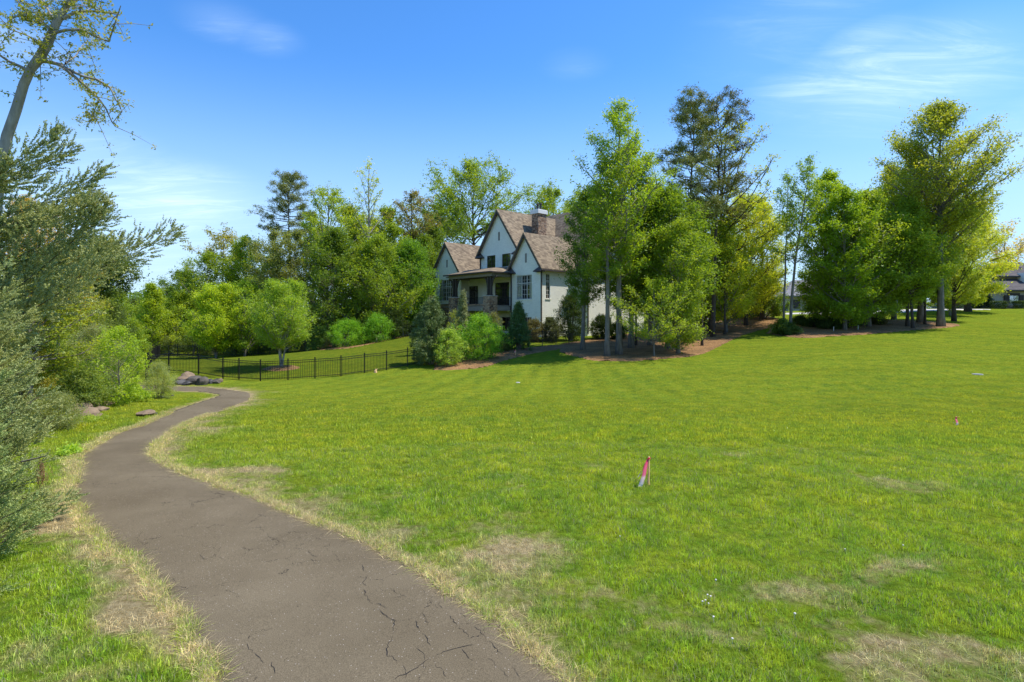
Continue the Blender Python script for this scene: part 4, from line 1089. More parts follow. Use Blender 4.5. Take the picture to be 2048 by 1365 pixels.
tree("full green tree behind the roof of the white house", 1196, 90, 372, 62, 520, C_GREEN, 154, group=W2, npri=40, nsec=7, per=36, ls=.24, cr=.7, prof="oval", lo=30)
tree("dense tree in the middle of the island, under the tallest tops", 1300, 52, 372, 66, 620, (0.302, 0.416, 0.046), 155, group=W2, npri=42, nsec=7, per=38, ls=.25, cr=.8, prof="oval", lo=30)
for i, (px, Y, top, lab) in enumerate(((1272, 52, 420, "thin dark trunk right of the tallest island tree"), (1450, 56, 430, "slim dark trunk under the right-hand pine"), (1404, 50, 470, "slim dark trunk left of the right-hand pine"))):
    tree(lab, px, Y, top, 26, 520, C_GREEN, 160+i, group=W2, npri=18, nsec=4, per=22, ls=.18, cr=.45, bark="bark_dark", r0=.11)
tree("small pale-leaved tree at the far side of the island gap", 1478, 72, 560, 36, 640, (0.484, 0.500, 0.104), 164, group=W2, npri=30, nsec=6, per=26, ls=.2, cr=.5, prof="round", lo=30)
# --- thin pair in the gap
tree("left one of two thin bare-stemmed trees in the gap between the islands", 1567, 56, 335, 24, 470, (0.242, 0.359, 0.039), 170, group="thin trees in the gap", npri=20, nsec=3, per=14, ls=.18, cr=.4, prof="tall", lo=30, hi=70, r0=.12, lean=(.4, 0), bark="bark_grey")
tree("right one of two thin trees in the gap, leaning right with fuller top", 1580, 55, 310, 38, 520, (0.242, 0.359, 0.039), 171, group="thin trees in the gap", npri=26, nsec=5, per=18, ls=.18, cr=.45, prof="tall", lo=25, hi=68, r0=.16, lean=(1.5, 0), bark="bark_grey")
# --- right island
tree("full tree at the left end of the right island, branches down to the shrubs", 1652, 58, 338, 52, 640, (0.273, 0.397, 0.034), 180, group=W3, npri=52, nsec=7, per=38, ls=.21, cr=.62, prof="oval", lo=30, hi=55, r0=.2)
tree("tree with pointed crown second from the left on the right island", 1690, 55, 372, 54, 640, (0.232, 0.356, 0.031), 181, group=W3, npri=50, nsec=7, per=40, ls=.20, cr=.6, prof="oval", lo=30, hi=50, r0=.17)
tree("greyish green full tree in the middle of the right island", 1738, 57, 380, 66, 628, (0.286, 0.386, 0.047), 182, group=W3, npri=54, nsec=7, per=40, ls=.21, cr=.66, prof="oval", lo=30, hi=52, r0=.2)
tree("slim dark-trunked tree in the middle of the right island", 1765, 63, 370, 56, 600, (0.355, 0.448, 0.039), 183, group=W3, npri=40, nsec=6, per=34, ls=.22, cr=.65, prof="oval", lo=5, bark="bark_dark", r0=.16)
tree("straight dark trunk left of the forked pair on the right island", 1815, 57, 395, 56, 610, (0.232, 0.326, 0.039), 184, group=W3, npri=38, nsec=6, per=36, ls=.2, cr=.62, prof="oval", lo=5, bark="bark_dark", r0=.17)
tree("dark trunk leaning left beside the straight one", 1826, 55.5, 430, 46, 600, (0.244, 0.345, 0.034), 185, group=W3, npri=30, nsec=6, per=32, ls=.2, cr=.58, prof="oval", lo=5, bark="bark_dark", r0=.15, lean=(-1.3, 0))
tree("big spreading oak with the highest crown of the right island", 1882, 58, 200, 82, 455, (0.312, 0.359, 0.058), 186, group=W3, name="oak_tree", npri=62, nsec=8, per=30, ls=.24, cr=.75, prof="oval", lo=22, hi=60, bark="bark_grey", r0=.33)
tree("thick grey trunk just left of the big spreading oak", 1842, 62, 300, 84, 560, (0.263, 0.342, 0.046), 187, group=W3, npri=44, nsec=7, per=32, ls=.24, cr=.75, prof="oval", lo=30, hi=66, bark="bark_grey", r0=.34)
tree("wide yellow-green tree behind the big oak, crown near the ground", 1936, 82, 405, 52, 606, (0.504, 0.550, 0.072), 188, group=W3, npri=56, nsec=8, per=38, ls=.26, cr=.8, prof="round", lo=0, hi=50, bark="bark_dark", r0=.4)
tree("thin orange-green budding tree above the brown roof on the right", 2012, 104, 446, 40, 520, C_GOLD, 189, name="budding_tree", npri=16, nsec=4, per=12, ls=.34, cr=.8, prof="broad", lo=30, hi=65, bark="bark_grey", sparse=.85)
tree("second thin budding tree cut by the right edge of the view", 2050, 106, 470, 34, 530, (0.550, 0.451, 0.091), 190, name="budding_tree", npri=14, nsec=4, per=12, ls=.34, cr=.8, prof="broad", lo=25, hi=60, bark="bark_grey", sparse=.85)
tree("small dark tree behind the shrubs of the right island", 1712, 68, 520, 52, 640, C_DARK, 191, group=W3, npri=34, nsec=6, per=34, ls=.22, cr=.6, prof="round", lo=30)
tree("green tree between the big oak and the brown-roofed house", 1900, 76, 520, 52, 615, C_BRIGHT, 192, group=W3, npri=34, nsec=6, per=30, ls=.24, cr=.6, prof="round", lo=30)

tree("light green tree rising behind the middle trunks of the right island", 1788, 66, 325, 58, 560, (.30, .36, .055), 193, group=W3, npri=40, nsec=7, per=28, ls=.23, cr=.7, prof="oval", lo=30, hi=66, bark="bark_grey")
tree("pale green tree filling the space right of the oak trunk", 1908, 66, 350, 50, 600, (.34, .40, .06), 194, group=W3, npri=44, nsec=7, per=28, ls=.22, cr=.7, prof="oval", lo=25, hi=62, bark="bark_dark")
tree("green tree between the straight dark trunk and the grey one", 1850, 60, 440, 48, 600, (.24, .34, .045), 195, group=W3, npri=34, nsec=7, per=28, ls=.2, cr=.6, prof="oval", lo=25, hi=62, bark="bark_dark", r0=.13)
tree("rightmost yellow-green tree of the left island, top against the sky", 1524, 66, 395, 42, 600, C_YELLOW, 196, group=W2, npri=36, nsec=7, per=26, ls=.2, cr=.62, prof="oval", lo=25, hi=62, bark="bark_dark")
# --- left background beyond the path
W4 = "trees beyond the path on the left"
tree("dark lopsided tree reaching out over the skyline left of the fence", 178, 40, 478, 46, 600, (0.116, 0.174, 0.052), 200, group=W4, npri=34, nsec=6, per=34, ls=.17, cr=.5, prof="tall", lo=5, lean=(1.2, 0), bark="bark_dark")
tree("orange-tinted budding tree behind the cedars", 62, 26, 395, 82, 640, (0.465, 0.334, 0.072), 201, group=W4, npri=40, nsec=7, per=22, ls=.11, cr=.42, prof="oval", lo=0, bark="bark_grey")
tree("green tree with reddish tips just right of the cedars", 118, 30, 500, 52, 660, (0.310, 0.319, 0.065), 202, group=W4, npri=36, nsec=7, per=28, ls=.12, cr=.42, prof="oval", lo=0)
tree("yellow-green tree low in the middle of the left thicket", 60, 21, 520, 80, 760, (0.295, 0.362, 0.065), 203, group=W4, npri=40, nsec=7, per=32, ls=.10, cr=.36, prof="round", lo=-5)
for i, (px, Y, top, hw, c, lab) in enumerate(((236, 84, 588, 34, C_GREEN, "low round treetop on the skyline left of the pointed tree"), (190, 90, 600, 40, C_DARK, "dark low treetop on the far skyline behind the thicket"),
        (270, 96, 600, 34, (.12, .17, .06), "dull green far treetop just left of the pointed tree"), (120, 80, 590, 50, C_GREEN, "far treetop hidden behind the cedar branches"), (20, 76, 570, 60, C_DARK, "far dark treetop at the left edge"), (340, 92, 575, 40, C_GREEN, "far green treetop behind the curved fence"))):
    tree(lab, px, Y, top, hw, 668, c, 210+i, group="far trees on the left skyline", npri=30, nsec=6, per=26, ls=.26, cr=.7, prof="round", lo=0)
# tall bent tree over the cedars
def bent_tree():
    Y = 17.0
    rd = random.Random(77); rng = np.random.default_rng(77)
    X0, _ = at(-40, Y); z0 = G(X0, Y)
    o = empty("bent_tree", (X0, Y, z0-.05))
    W = lambda px, py, dy=0.0: Vector((at(px, Y+dy)[0]-X0, dy, zat(py, Y+dy)-z0))
    wood = MB(); cl = []
    trunk = [Vector((-.15, 0, -.2)), W(-30, 600), W(-14, 450), W(2, 330), W(14, 270), W(33, 215), W(48, 165), W(62, 135), W(80, 112), W(98, 78), W(112, 45), W(128, 18), W(150, -15), W(165, -70), W(160, -150)]
    rs = [.22, .19, .16, .145, .138, .13, .122, .115, .135, .12, .105, .085, .07, .05, .02]
    wood.tube(trunk, rs, 10)
    limbs = [([(78,118),(100,120),(120,126),(145,140),(170,150),(195,155),(222,170),(233,195),(245,220)], .06, .3), ([(120,126),(150,150),(175,175),(200,198),(214,215),(222,240),(231,252)], .05, .8), ([(198,200),(190,215),(187,236),(176,245)], .02, .9),
             ([(105,66),(130,58),(165,58),(195,70),(218,82),(234,32),(240,10)], .05, -.5), ([(125,34),(150,20),(185,20),(215,22),(240,28)], .055, .2), ([(104,58),(80,38),(55,22),(36,5),(20,-20)], .05, .5), ([(55,24),(30,30),(5,50)], .02, .6),
             ([(130,124),(150,108),(165,88),(185,68)], .03, 1.2), ([(128,18),(150,0),(190,-20),(240,-40)], .04, .6), ([(150,-15),(110,-60),(60,-90)], .04, -.6), ([(62,140),(20,120),(-30,90),(-70,60)], .05, -.4),
             ([(160,22),(160,8),(200,18),(206,-10)], .02, -.8), ([(90,95),(60,70),(20,55),(-20,10)], .03, -.9), ([(112,45),(90,0),(70,-50),(40,-110)], .04, .9)]
    for pl, r, dy in limbs:
        n = len(pl); pts = [W(x+rd.uniform(-2, 2), y+rd.uniform(-2, 2), dy*i/n*2) for i, (x, y) in enumerate(pl)]
        wood.tube(pts, [r*(1-.8*i/(n-1)) for i in range(n)], 6, cap=False)
        for a, b in zip(pts[:-1], pts[1:]):
            for k in range(max(2, int((b-a).length/.13))):
                q = a.lerp(b, rd.random()); d = Vector((rd.gauss(0, .45), rd.gauss(0, .45), rd.gauss(-.05, .32))); d = d*rd.uniform(.5, 1.25)
                m_ = q+d*.5+Vector((0, 0, .04)); wood.tube([q, m_, q+d], [.012, .008, .004], 4, cap=False)
                for t in (.45, .75, 1.0):
                    if rd.random() < .95: e = q+d*t; cl.append((e.x, e.y, e.z, rd.uniform(.10, .2)))
    for i in range(40):
        t = rd.uniform(.35, .95)*(len(trunk)-1); ii = int(t); q = trunk[ii].lerp(trunk[ii+1], t-ii); d = Vector((rd.gauss(0, .25), rd.gauss(0, .25), rd.uniform(0, .3)))
        wood.tube([q, q+d], [.01, .004], 4, cap=False); cl.append((*(q+d), .16))
    link("trunk", wood.mesh("trunk", M["bark_pale"], True), o)
    link("crown", crown_mesh("crown", cl, 10, .085, rng, M["leaf"], up=.4, aspect=.7, flat=.7, tvar=.22), o, color=(.25, .28, .07))
    tag(o, "tall tree with a bent pale trunk and thin leafy boughs at the top left", "tree")
bent_tree()

# --- red cedars at the left edge: feathery sprays
def spray_template(seed, n=34, L=.30, sl=.050, w=.0085):
    rng = np.random.default_rng(seed)
    t = rng.uniform(.05, 1, n); az = rng.uniform(0, 2*np.pi, n)
    base = np.stack([t*L, rng.normal(0, .006, n), rng.normal(0, .006, n)], 1)
    spread = rad(52)
    d = np.stack([np.full(n, math.cos(spread)), np.cos(az)*math.sin(spread), np.sin(az)*math.sin(spread)*.7], 1)
    l = sl*rng.uniform(.6, 1.4, n)*(1.15-.5*t)
    side = np.cross(d, rng.normal(0, 1, (n, 3))); side /= np.linalg.norm(side, axis=1)[:, None]
    tip = base+d*l[:, None]; mid = base+d*l[:, None]*.5
    v = np.stack([base-side*w*.6, tip, base+side*w*.6], 1).reshape(-1, 3)
    return v, t
def sprays_mesh(name, pos, dirs, scl, rng, mat, tints, n=34, w=.0085, L=.30, sl=.05):
    T = [spray_template(s, n, L, sl, w) for s in (1, 2, 3)]
    VV, TT = [], []
    for k in range(3):
        sel = np.arange(len(pos)) % 3 == k
        p, d, s, ti = pos[sel], dirs[sel], scl[sel], tints[sel]
        d = d/np.linalg.norm(d, axis=1)[:, None]
        r = rng.normal(0, 1, d.shape); y = np.cross(d, r); y /= np.linalg.norm(y, axis=1)[:, None]; z = np.cross(d, y)
        Rm = np.stack([d, y, z], 2)
        v = np.einsum("mij,vj->mvi", Rm, T[k][0])*s[:, None, None]+p[:, None, :]
        VV.append(v.reshape(-1, 3))
        tt = np.clip(ti[:, None]+(T[k][1]-.5)*.35+rng.normal(0, .12, (len(p), n)), 0, 1)
        TT.append(np.repeat(tt.ravel(), 3))
    V = np.vstack(VV)
    return np_mesh(name, V, np.arange(len(V)).reshape(-1, 3), mat, {"tint": ("POINT", np.concatenate(TT))})

def cedar(X, Y, H, R, seed, label, nb=150, dens=1.0, extra=(), thin=0.0, base=.0, spr=(34, .0085, .30, .05), prof=None, col=(.115, .175, .075), low=0.0, biaz=None):
    rng = np.random.default_rng(seed); rd = random.Random(seed)
    o = empty("red_cedar", (X, Y, G(X, Y)-.05))
    wood = MB()
    wood.tube([Vector((rd.gauss(0, .03)*i, rd.gauss(0, .03)*i, H*i/8-.1)) for i in range(9)], [.16*(1-.9*i/8)+.01 for i in range(9)], 8)
    pos, dr, sc, ti = [], [], [], []
    prof = prof or (lambda t: (1-t)**.55*(.75+.25*min(1, t/.2)))
    for i in range(nb+len(extra)):
        t = min(1, (i+rd.random())/nb)
        t = t**1.05
        z = .1+base*H+t*(H*.97-base*H)
        az = i*2.39996+rd.uniform(-.5, .5)
        if thin and i < nb and t > .42 and rd.random() < thin: continue
        if biaz is not None and rd.random() < .55: az = rd.gauss(biaz, 1.0)
        L_ = R*prof(t)*rd.uniform(.75, 1.12)
        el = rad(rd.uniform(-6, 17)+16*t-6*(1-t)*low)
        if i >= nb:
            ex_, ey_, ez_, z = extra[i-nb]; v_ = Vector((ex_-X, ey_-Y, ez_-G(X, Y)-z)); L_ = v_.length; az = math.atan2(v_.y, v_.x); el = math.asin(v_.z/L_)-.13; z += L_*.25
        d = Vector((math.cos(az)*math.cos(el), math.sin(az)*math.cos(el), math.sin(el)))
        q = Vector((0, 0, max(.05, z-L_*.25))); pts = [q.copy()]; ns = 7
        for s in range(ns):
            d = (d+Vector((rd.gauss(0, .07), rd.gauss(0, .07), .05+rd.gauss(0, .06)))).normalized()
            q = q+d*L_/ns; pts.append(q.copy())
        if q.z < .1: q.z = .1
        wood.tube(pts, [.022*(1-.85*s/ns)*min(L_/2, .75) for s in range(ns+1)], 5, cap=False)
        btint = rd.gauss(.5, .17)
        m = int((62 if i < nb else 120)*dens*L_/2.2)+8
        for k in range(m):
            s = .18+.82*rd.random()**.75; x = min(ns-.001, s*ns); ii = int(x); b = pts[ii].lerp(pts[ii+1], x-ii)
            dd = (pts[ii+1]-pts[ii]).normalized()
            sp = Vector((rd.gauss(0, 1), rd.gauss(0, 1), rd.gauss(0, .8))); sp = (sp-dd*sp.dot(dd))
            off = sp*.13*(L_/2)*(1.25-s)*1.0+Vector((rd.gauss(0, .05), rd.gauss(0, .05), rd.gauss(0, .06)))*(i >= nb)
            pos.append(b+off); dr.append(dd*1.0+sp*.42+Vector((0, 0, .12))); sc.append(rd.uniform(.65, 1.25)*(1.1-.35*s)); ti.append(btint+.16*(s-.5)+rd.gauss(0, .06))
    pos, dr, sc, ti = np.array(pos), np.array(dr), np.array(sc), np.clip(np.array(ti), 0, 1)
    k = pos[:, 2] > .04; pos, dr, sc, ti = pos[k], dr[k], sc[k], ti[k]
    link("trunk", wood.mesh("trunk", M["bark_dark"], True), o)
    link("foliage", sprays_mesh("foliage", pos, dr, sc, rng, M["needle"], ti, spr[0], spr[1], spr[2], spr[3]), o, color=col)
    tag(o, label, "cedar tree", "red cedars at the left edge")
    return o
cedar(-8.6, 8.5, 4.0, 1.66, 301, "taller red cedar whose skirt touches the path edge at the lower left", nb=150, dens=1.25, spr=(34, .015, .19, .042), col=(.30, .36, .18), low=.6, prof=lambda t: 1.0-.45*t**2, biaz=-.4)
cedar(-7.55, 6.75, 3.3, 1.62, 304, "low spreading red cedar closest to the camera at the bottom left", nb=120, dens=1.2, spr=(34, .013, .18, .040), col=(.28, .36, .15), low=.5, prof=lambda t: 1.0-.5*t**1.6, biaz=-.2)
def _pb(t):
    return float(np.interp(t, [0, .15, .3, .5, .67, .84, .95, 1], [.45, .45, .50, .78, 1.0, .8, .6, .2]))
def _tip(px, py, Y, z0): return (at(px, Y)[0], Y, zat(py, Y), z0)
cedar(-12.2, 12.2, 7.4, 2.8, 302, "tall red cedar behind the nearest one with long sprays against the sky", nb=100, dens=1.5, thin=.5, spr=(34, .024, .26, .052), col=(.32, .37, .19), prof=_pb, biaz=-.2,
      extra=(_tip(330, 456, 12.4, 3.4), _tip(300, 480, 12.0, 3.2), _tip(275, 520, 11.6, 3.0), _tip(262, 505, 12.8, 2.9), _tip(195, 338, 12.0, 5.2), _tip(180, 355, 11.2, 5.0), _tip(190, 372, 12.6, 4.9), _tip(148, 298, 12.4, 5.8), _tip(120, 282, 11.6, 5.9), _tip(215, 430, 11.4, 4.2), _tip(240, 455, 12.8, 3.9)))
cedar(-16.3, 17.2, 4.9, 1.9, 303, "third red cedar, lower, next to the bend of the path", nb=80, dens=.9, spr=(26, .034, .30, .07), col=(.30, .34, .17), biaz=-.3)
# ------------------------------------------------------------------ the white house
HX, HY, HZ = 3.11, 60.0, 1.3
HROT = math.atan2(.68, .733)
house = empty("white_house", (HX, HY, HZ), HROT)
tag(house, "large white painted brick house with steep brown gables and stone chimney", "house")
zz = lambda z: z-HZ
def front(u, v): return Matrix.Translation((u, v, 0)) @ Matrix.Rotation(rad(-90), 4, "Z")    # wall facing -u: x runs towards -v
def side(u, v): return Matrix.Translation((u, v, 0))                                        # wall facing -v: x runs towards +u
def left(u, v): return Matrix.Translation((u, v, 0)) @ Matrix.Rotation(rad(180), 4, "Z")    # wall facing +v: x runs towards -u
def wall(mb, F, L_, z0, z1, holes=(), depth=.2, gable=None):
    """wall plane with openings and their reveals; gable = (x of the apex, height of the apex)"""
    xs = sorted({0, L_, *[h[0] for h in holes], *[h[1] for h in holes]}); zs = sorted({z0, z1, *[h[2] for h in holes], *[h[3] for h in holes]})
    T = lambda x, y, z: F @ Vector((x, y, zz(z)))
    for a, b in zip(xs[:-1], xs[1:]):
        for c, d in zip(zs[:-1], zs[1:]):
            if any(h[0] <= a and b <= h[1] and h[2] <= c and d <= h[3] for h in holes): continue
            mb.poly([T(a, 0, c), T(b, 0, c), T(b, 0, d), T(a, 0, d)])
    for a, b, c, d in holes:
        mb.poly([T(a, 0, c), T(a, depth, c), T(b, depth, c), T(b, 0, c)]); mb.poly([T(a, 0, d), T(b, 0, d), T(b, depth, d), T(a, depth, d)])
        mb.poly([T(a, 0, c), T(a, 0, d), T(a, depth, d), T(a, depth, c)]); mb.poly([T(b, 0, c), T(b, depth, c), T(b, depth, d), T(b, 0, d)])
    if gable: mb.poly([T(0, 0, z1), T(L_, 0, z1), T(gable[0], 0, gable[1])])
def window(F, x0, x1, z0, z1, cols, rows, transom=None, curtain=0.0, name="window", frame="window_frame", w=.07, parent=None, groups=1):
    Mx = F @ Matrix.Translation((x0, 0, zz(z0)))
    W_, H_ = x1-x0, z1-z0
    f = MB(); y0, y1 = .07, .15
    f.box(0, w, y0, y1, 0, H_); f.box(W_-w, W_, y0, y1, 0, H_); f.box(w, W_-w, y0, y1, H_-w, H_); f.box(w, W_-w, y0, y1, 0, w)
    if transom: f.box(w, W_-w, y0-.01, y1, transom-.05, transom+.05)
    for g_ in range(1, groups): x = W_*g_/groups; f.box(x-.05, x+.05, y0-.005, y1, w, H_-w)
    fr = f.build(name, M[frame], house); fr.matrix_basis = Mx
    mu = MB()
    for i in range(1, cols): x = W_*i/cols; mu.box(x-.022, x+.022, .09, .13, w, H_-w)
    for i in range(1, rows): z = H_*i/rows; mu.box(w, W_-w, .092, .128, z-.022, z+.022)
    if cols > 1 or rows > 1: mu.build("muntins", M[frame], fr)
    g_ = MB(); g_.poly([(w, .11, w), (W_-w, .11, w), (W_-w, .11, H_-w), (w, .11, H_-w)]); g_.build("pane", M["glass"], fr)
    r = MB(); r.poly([(0, .9, 0), (W_, .9, 0), (W_, .9, H_), (0, .9, H_)])
    for a, b, c, d in (((0,.2,0),(0,.9,0),(0,.9,H_),(0,.2,H_)), ((W_,.2,0),(W_,.2,H_),(W_,.9,H_),(W_,.9,0)), ((0,.2,0),(W_,.2,0),(W_,.9,0),(0,.9,0)), ((0,.2,H_),(0,.9,H_),(W_,.9,H_),(W_,.2,H_))): r.poly([a, b, c, d])
    r.build("room", M["room"], fr)
    if curtain:
        n = 14
        for a, b in ((0, W_*curtain), (W_*(1-curtain*.6), W_)):
            c = MB()
            pts = [(a+(b-a)*i/n, .20+.04*math.sin(i*1.9)) for i in range(n+1)]
            for p, q in zip(pts[:-1], pts[1:]): c.poly([(p[0], p[1], .02), (q[0], q[1], .02), (q[0], q[1], H_-.02), (p[0], p[1], H_-.02)])
            c.build("curtain", M["curtain"], fr)
    return fr
def sill(F, x0, x1, z): 
    s = MB(); s.box(x0-.08, x1+.08, -.07, .02, zz(z)-.10, zz(z)); s.v = [tuple(F @ Vector(p)) for p in s.v]; return s.build("window_sill", M["white_brick"], house)
def vent(F, x, z0, z1, w=.26):
    s = MB(); s.box(x-w/2, x+w/2, -.02, .03, zz(z0), zz(z1))
    for i in range(9): z = zz(z0)+(z1-z0)*(i+.5)/9; s.box(x-w/2+.03, x+w/2-.03, -.04, -.015, z-.03, z+.01)
    s.v = [tuple(F @ Vector(p)) for p in s.v]; s.build("gable_vent", M["trim_taupe"], house)
def gable_roof(name, u0, u1, v0, v1, ez, az, over=.42, th=.22, mat="shingle"):
    """ridge along u; two slabs with rake boards and a gutter at each eave"""
    vc = (v0+v1)/2; sl = (az-ez)/((v1-v0)/2)
    r = MB(); k = MB()
    for sgn, ve in ((-1, v0-over), (1, v1+over)):
        zl = az-sl*abs(ve-vc)
        n = Vector((0, -sgn*0+sgn*sl, 1)).normalized()*th
        a = [Vector((u, v, zz(z))) for u, v, z in ((u0, ve, zl), (u1, ve, zl), (u1, vc, az), (u0, vc, az))]
        b = [p+Vector((0, 0, th)) for p in a]
        r.hull(a, b)
        # rake board under the front edge
        k.bar((u0+.04, ve, zz(zl)-.04), (u0+.04, vc, zz(az)-.04), .06, .26)
        k.box(u0, u1, ve-.07 if sgn < 0 else ve, ve if sgn < 0 else ve+.07, zz(zl)-.03, zz(zl)+.12)
    ro = r.build(name, M[mat], house); k.build("rake_board", M["trim_dark"], ro)
    for sgn, ve in ((-1, v0-over), (1, v1+over)):
        # small hipped eave return wrapping the corner
        zl = az-sl*abs(ve-vc); c = MB(); vi = ve-sgn*1.15
        a, b = min(ve, vi), max(ve, vi)
        base = [(u0-.14, a, zz(zl)-.12), (u0+.5, a, zz(zl)-.12), (u0+.5, b, zz(zl)-.12), (u0-.14, b, zz(zl)-.12)]
        c.poly(base[::-1]); t1, t2 = (u0+.46, vi+sgn*.55, zz(zl)+.62), (u0+.5, ve, zz(zl)+.12)
        c.box(u0-.14, u0+.5, a, b, zz(zl)-.12, zz(zl)-.02)
        ap = (u0+.45, (a+b)/2+sgn*.22, zz(zl)+.66)
        top = [(u0-.14, a, zz(zl)-.02), (u0+.5, a, zz(zl)-.02), (u0+.5, b, zz(zl)-.02), (u0-.14, b, zz(zl)-.02)]
        for i in range(4): c.poly([top[i], top[(i+1) % 4], ap])
        c.build("eave_return", M["copper"], ro)
    return ro

FL = 4.8     # main floor
# walls
w = MB()
wall(w, front(0, 4.7), 4.7, 1.0, 9.0, [(.86, 3.25, 5.43, 8.06), (1.7, 3.2, 2.35, 3.5)], gable=(2.35, 12.5))
wall(w, side(0, 0), 6.0, 1.0, 9.0, [(.69, 1.32, 5.45, 8.1), (.66, 1.95, 2.5, 3.5)])
wall(w, left(1.2, 4.7), 1.2, 1.0, 9.0)
w.build("wall", M["white_brick"], house)
w = MB()      # tall middle gable
wall(w, front(1.2, 11.5), 6.8, 8.2, 11.3, [(1.2, 2.74, 9.35, 10.85), (3.9, 5.4, 9.35, 10.85)], gable=(3.4, 16.0))
wall(w, left(6.5, 11.5), 5.3, 8.2, 11.3); wall(w, side(1.2, 4.7), 5.3, 8.2, 11.3)
w.build("wall", M["white_brick"], house)
w = MB()      # left wing
wall(w, front(0, 19.6), 5.8, 5.2, 9.1, [(1.1, 4.25, 5.6, 8.3)], gable=(2.9, 12.9))
wall(w, left(8, 19.6), 8, 5.2, 9.1); wall(w, side(0, 13.8), 1.2, 5.2, 9.1)
w.build("wall", M["white_brick"], house)
w = MB()      # porch back wall and the basement behind it
wall(w, front(1.2, 13.8), 9.1, FL, 8.3, [(.05, 1.85, FL+.05, 7.35), (4.95, 7.45, FL+.05, 7.55)])
wall(w, front(1.2, 13.8), 9.1, 1.0, FL-.3, [(6.2, 8.4, 1.9, 3.5)])
w.build("wall", M["white_brick"], house)
w = MB()      # main body with the projecting side part
wall(w, front(6.0, 0), 1.2, 1.0, 9.4); wall(w, side(6.0, -1.2), 11, 1.0, 9.4, [(3.2, 4.4, 5.5, 8.0), (7.0, 8.2, 5.5, 8.0), (3.2, 4.4, 2.3, 3.5)]); wall(w, front(6.0, 22), 22, 8.4, 9.4)
wall(w, left(17, 22), 11, 1.0, 9.4); w.poly([(17, -1.2, 0), (17, 22, 0), (17, 22, 8.1), (17, -1.2, 8.1)])
w.build("wall", M["white_brick"], house)
w = MB()      # stone base of the left wing
w.box(.02, 8, 13.8, 19.55, -1.2, zz(5.2)); w.build("stone_base", M["stone"], house)
w = MB(); w.box(-.06, .2, 13.75, 19.66, zz(5.2), zz(5.36)); w.build("base_ledge", M["white_paint"], house)
# windows
window(front(0, 4.7), .86, 3.25, 5.43, 8.06, 6, 5, transom=1.75, curtain=.34, groups=3); sill(front(0, 4.7), .86, 3.25, 5.43)
window(front(0, 4.7), 1.7, 3.2, 2.35, 3.5, 4, 2)
window(side(0, 0), .69, 1.32, 5.45, 8.1, 2, 6, transom=1.9); sill(side(0, 0), .69, 1.32, 5.45)
window(side(0, 0), .66, 1.95, 2.5, 3.5, 3, 2)
window(front(1.2, 11.5), 1.2, 2.74, 9.35, 10.85, 4, 3, frame="trim_dark", groups=2); window(front(1.2, 11.5), 3.9, 5.4, 9.35, 10.85, 4, 3, frame="trim_dark", groups=2)
window(front(0, 19.6), 1.1, 4.25, 5.6, 8.3, 8, 5, transom=1.8, curtain=.25, groups=4); sill(front(0, 19.6), 1.1, 4.25, 5.6)
window(front(1.2, 13.8), 6.2, 8.4, 1.9, 3.5, 3, 1, frame="trim_dark")
for a, b in ((3.2, 4.4), (7.0, 8.2)): window(side(6.0, -1.2), a, b, 5.5, 8.0, 3, 5)
window(side(6.0, -1.2), 3.2, 4.4, 2.3, 3.5, 3, 2)
window(front(1.2, 13.8), .05, 1.85, FL+.05, 7.35, 4, 5, transom=1.95, name="patio_door", frame="trim_dark", groups=2)
window(front(1.2, 13.8), 4.95, 7.45, FL+.05, 7.55, 6, 5, transom=2.05, name="patio_door", frame="trim_dark", groups=3)
vent(front(0, 4.7), 2.35, 9.4, 10.4); vent(front(1.2, 11.5), 3.4, 12.5, 13.5, .3); vent(front(0, 19.6), 2.9, 9.85, 10.8)
# roofs
gable_roof("roof", -.42, 7.5, 0, 4.7, 9.0, 12.45)
gable_roof("roof", .78, 11, 4.7, 11.5, 11.3, 15.95)
gable_roof("roof", -.42, 9, 13.8, 19.6, 9.1, 12.85)
def hip(name, u0, u1, v0, v1, ez, rz, mat, parent, inset=None, th=.2, off=(0, 0)):
    ins = inset if inset is not None else (u1-u0)/2
    um = (u0+u1)/2; r = MB()
    A, B, Cc, D = (u0, v0, ez), (u1, v0, ez), (u1, v1, ez), (u0, v1, ez)
    E, F_ = (um, v0+ins, rz), (um, v1-ins, rz)
    for q in ((A, B, E), (B, Cc, F_, E), (Cc, D, F_), (D, A, E, F_)): r.poly([Vector(p) for p in q])
    r.box(u0, u1, v0, v1, ez-th, ez-.002)
    return r.build(name, M[mat], parent)
hip("roof", 5.5, 17.5, -1.7, 22.5, zz(9.5), zz(16.9), "shingle", house, inset=5.2)
w = MB(); w.box(5.42, 17.6, -1.8, 22.6, zz(9.16), zz(9.34)); w.build("gutter", M["trim_dark"], house)
# side gable over the projecting part
r = MB()
for s in (0, 1):
    a = [Vector(p) for p in ((8.2, -1.75, zz(9.4)), (10.6, -1.75, zz(13.2)), (10.6, 4, zz(13.2)), (8.2, 4, zz(9.4)))] if s == 0 else [Vector(p) for p in ((13.0, -1.75, zz(9.4)), (13.0, 4, zz(9.4)), (10.6, 4, zz(13.2)), (10.6, -1.75, zz(13.2)))]
    r.hull(a, [p+Vector((0, 0, .2)) for p in a])
r.build("roof", M["shingle"], house)
w = MB(); w.poly([Vector((8.5, -1.2, zz(9.4))), Vector((12.7, -1.2, zz(9.4))), Vector((10.6, -1.2, zz(12.9)))]); w.build("wall", M["white_brick"], house)
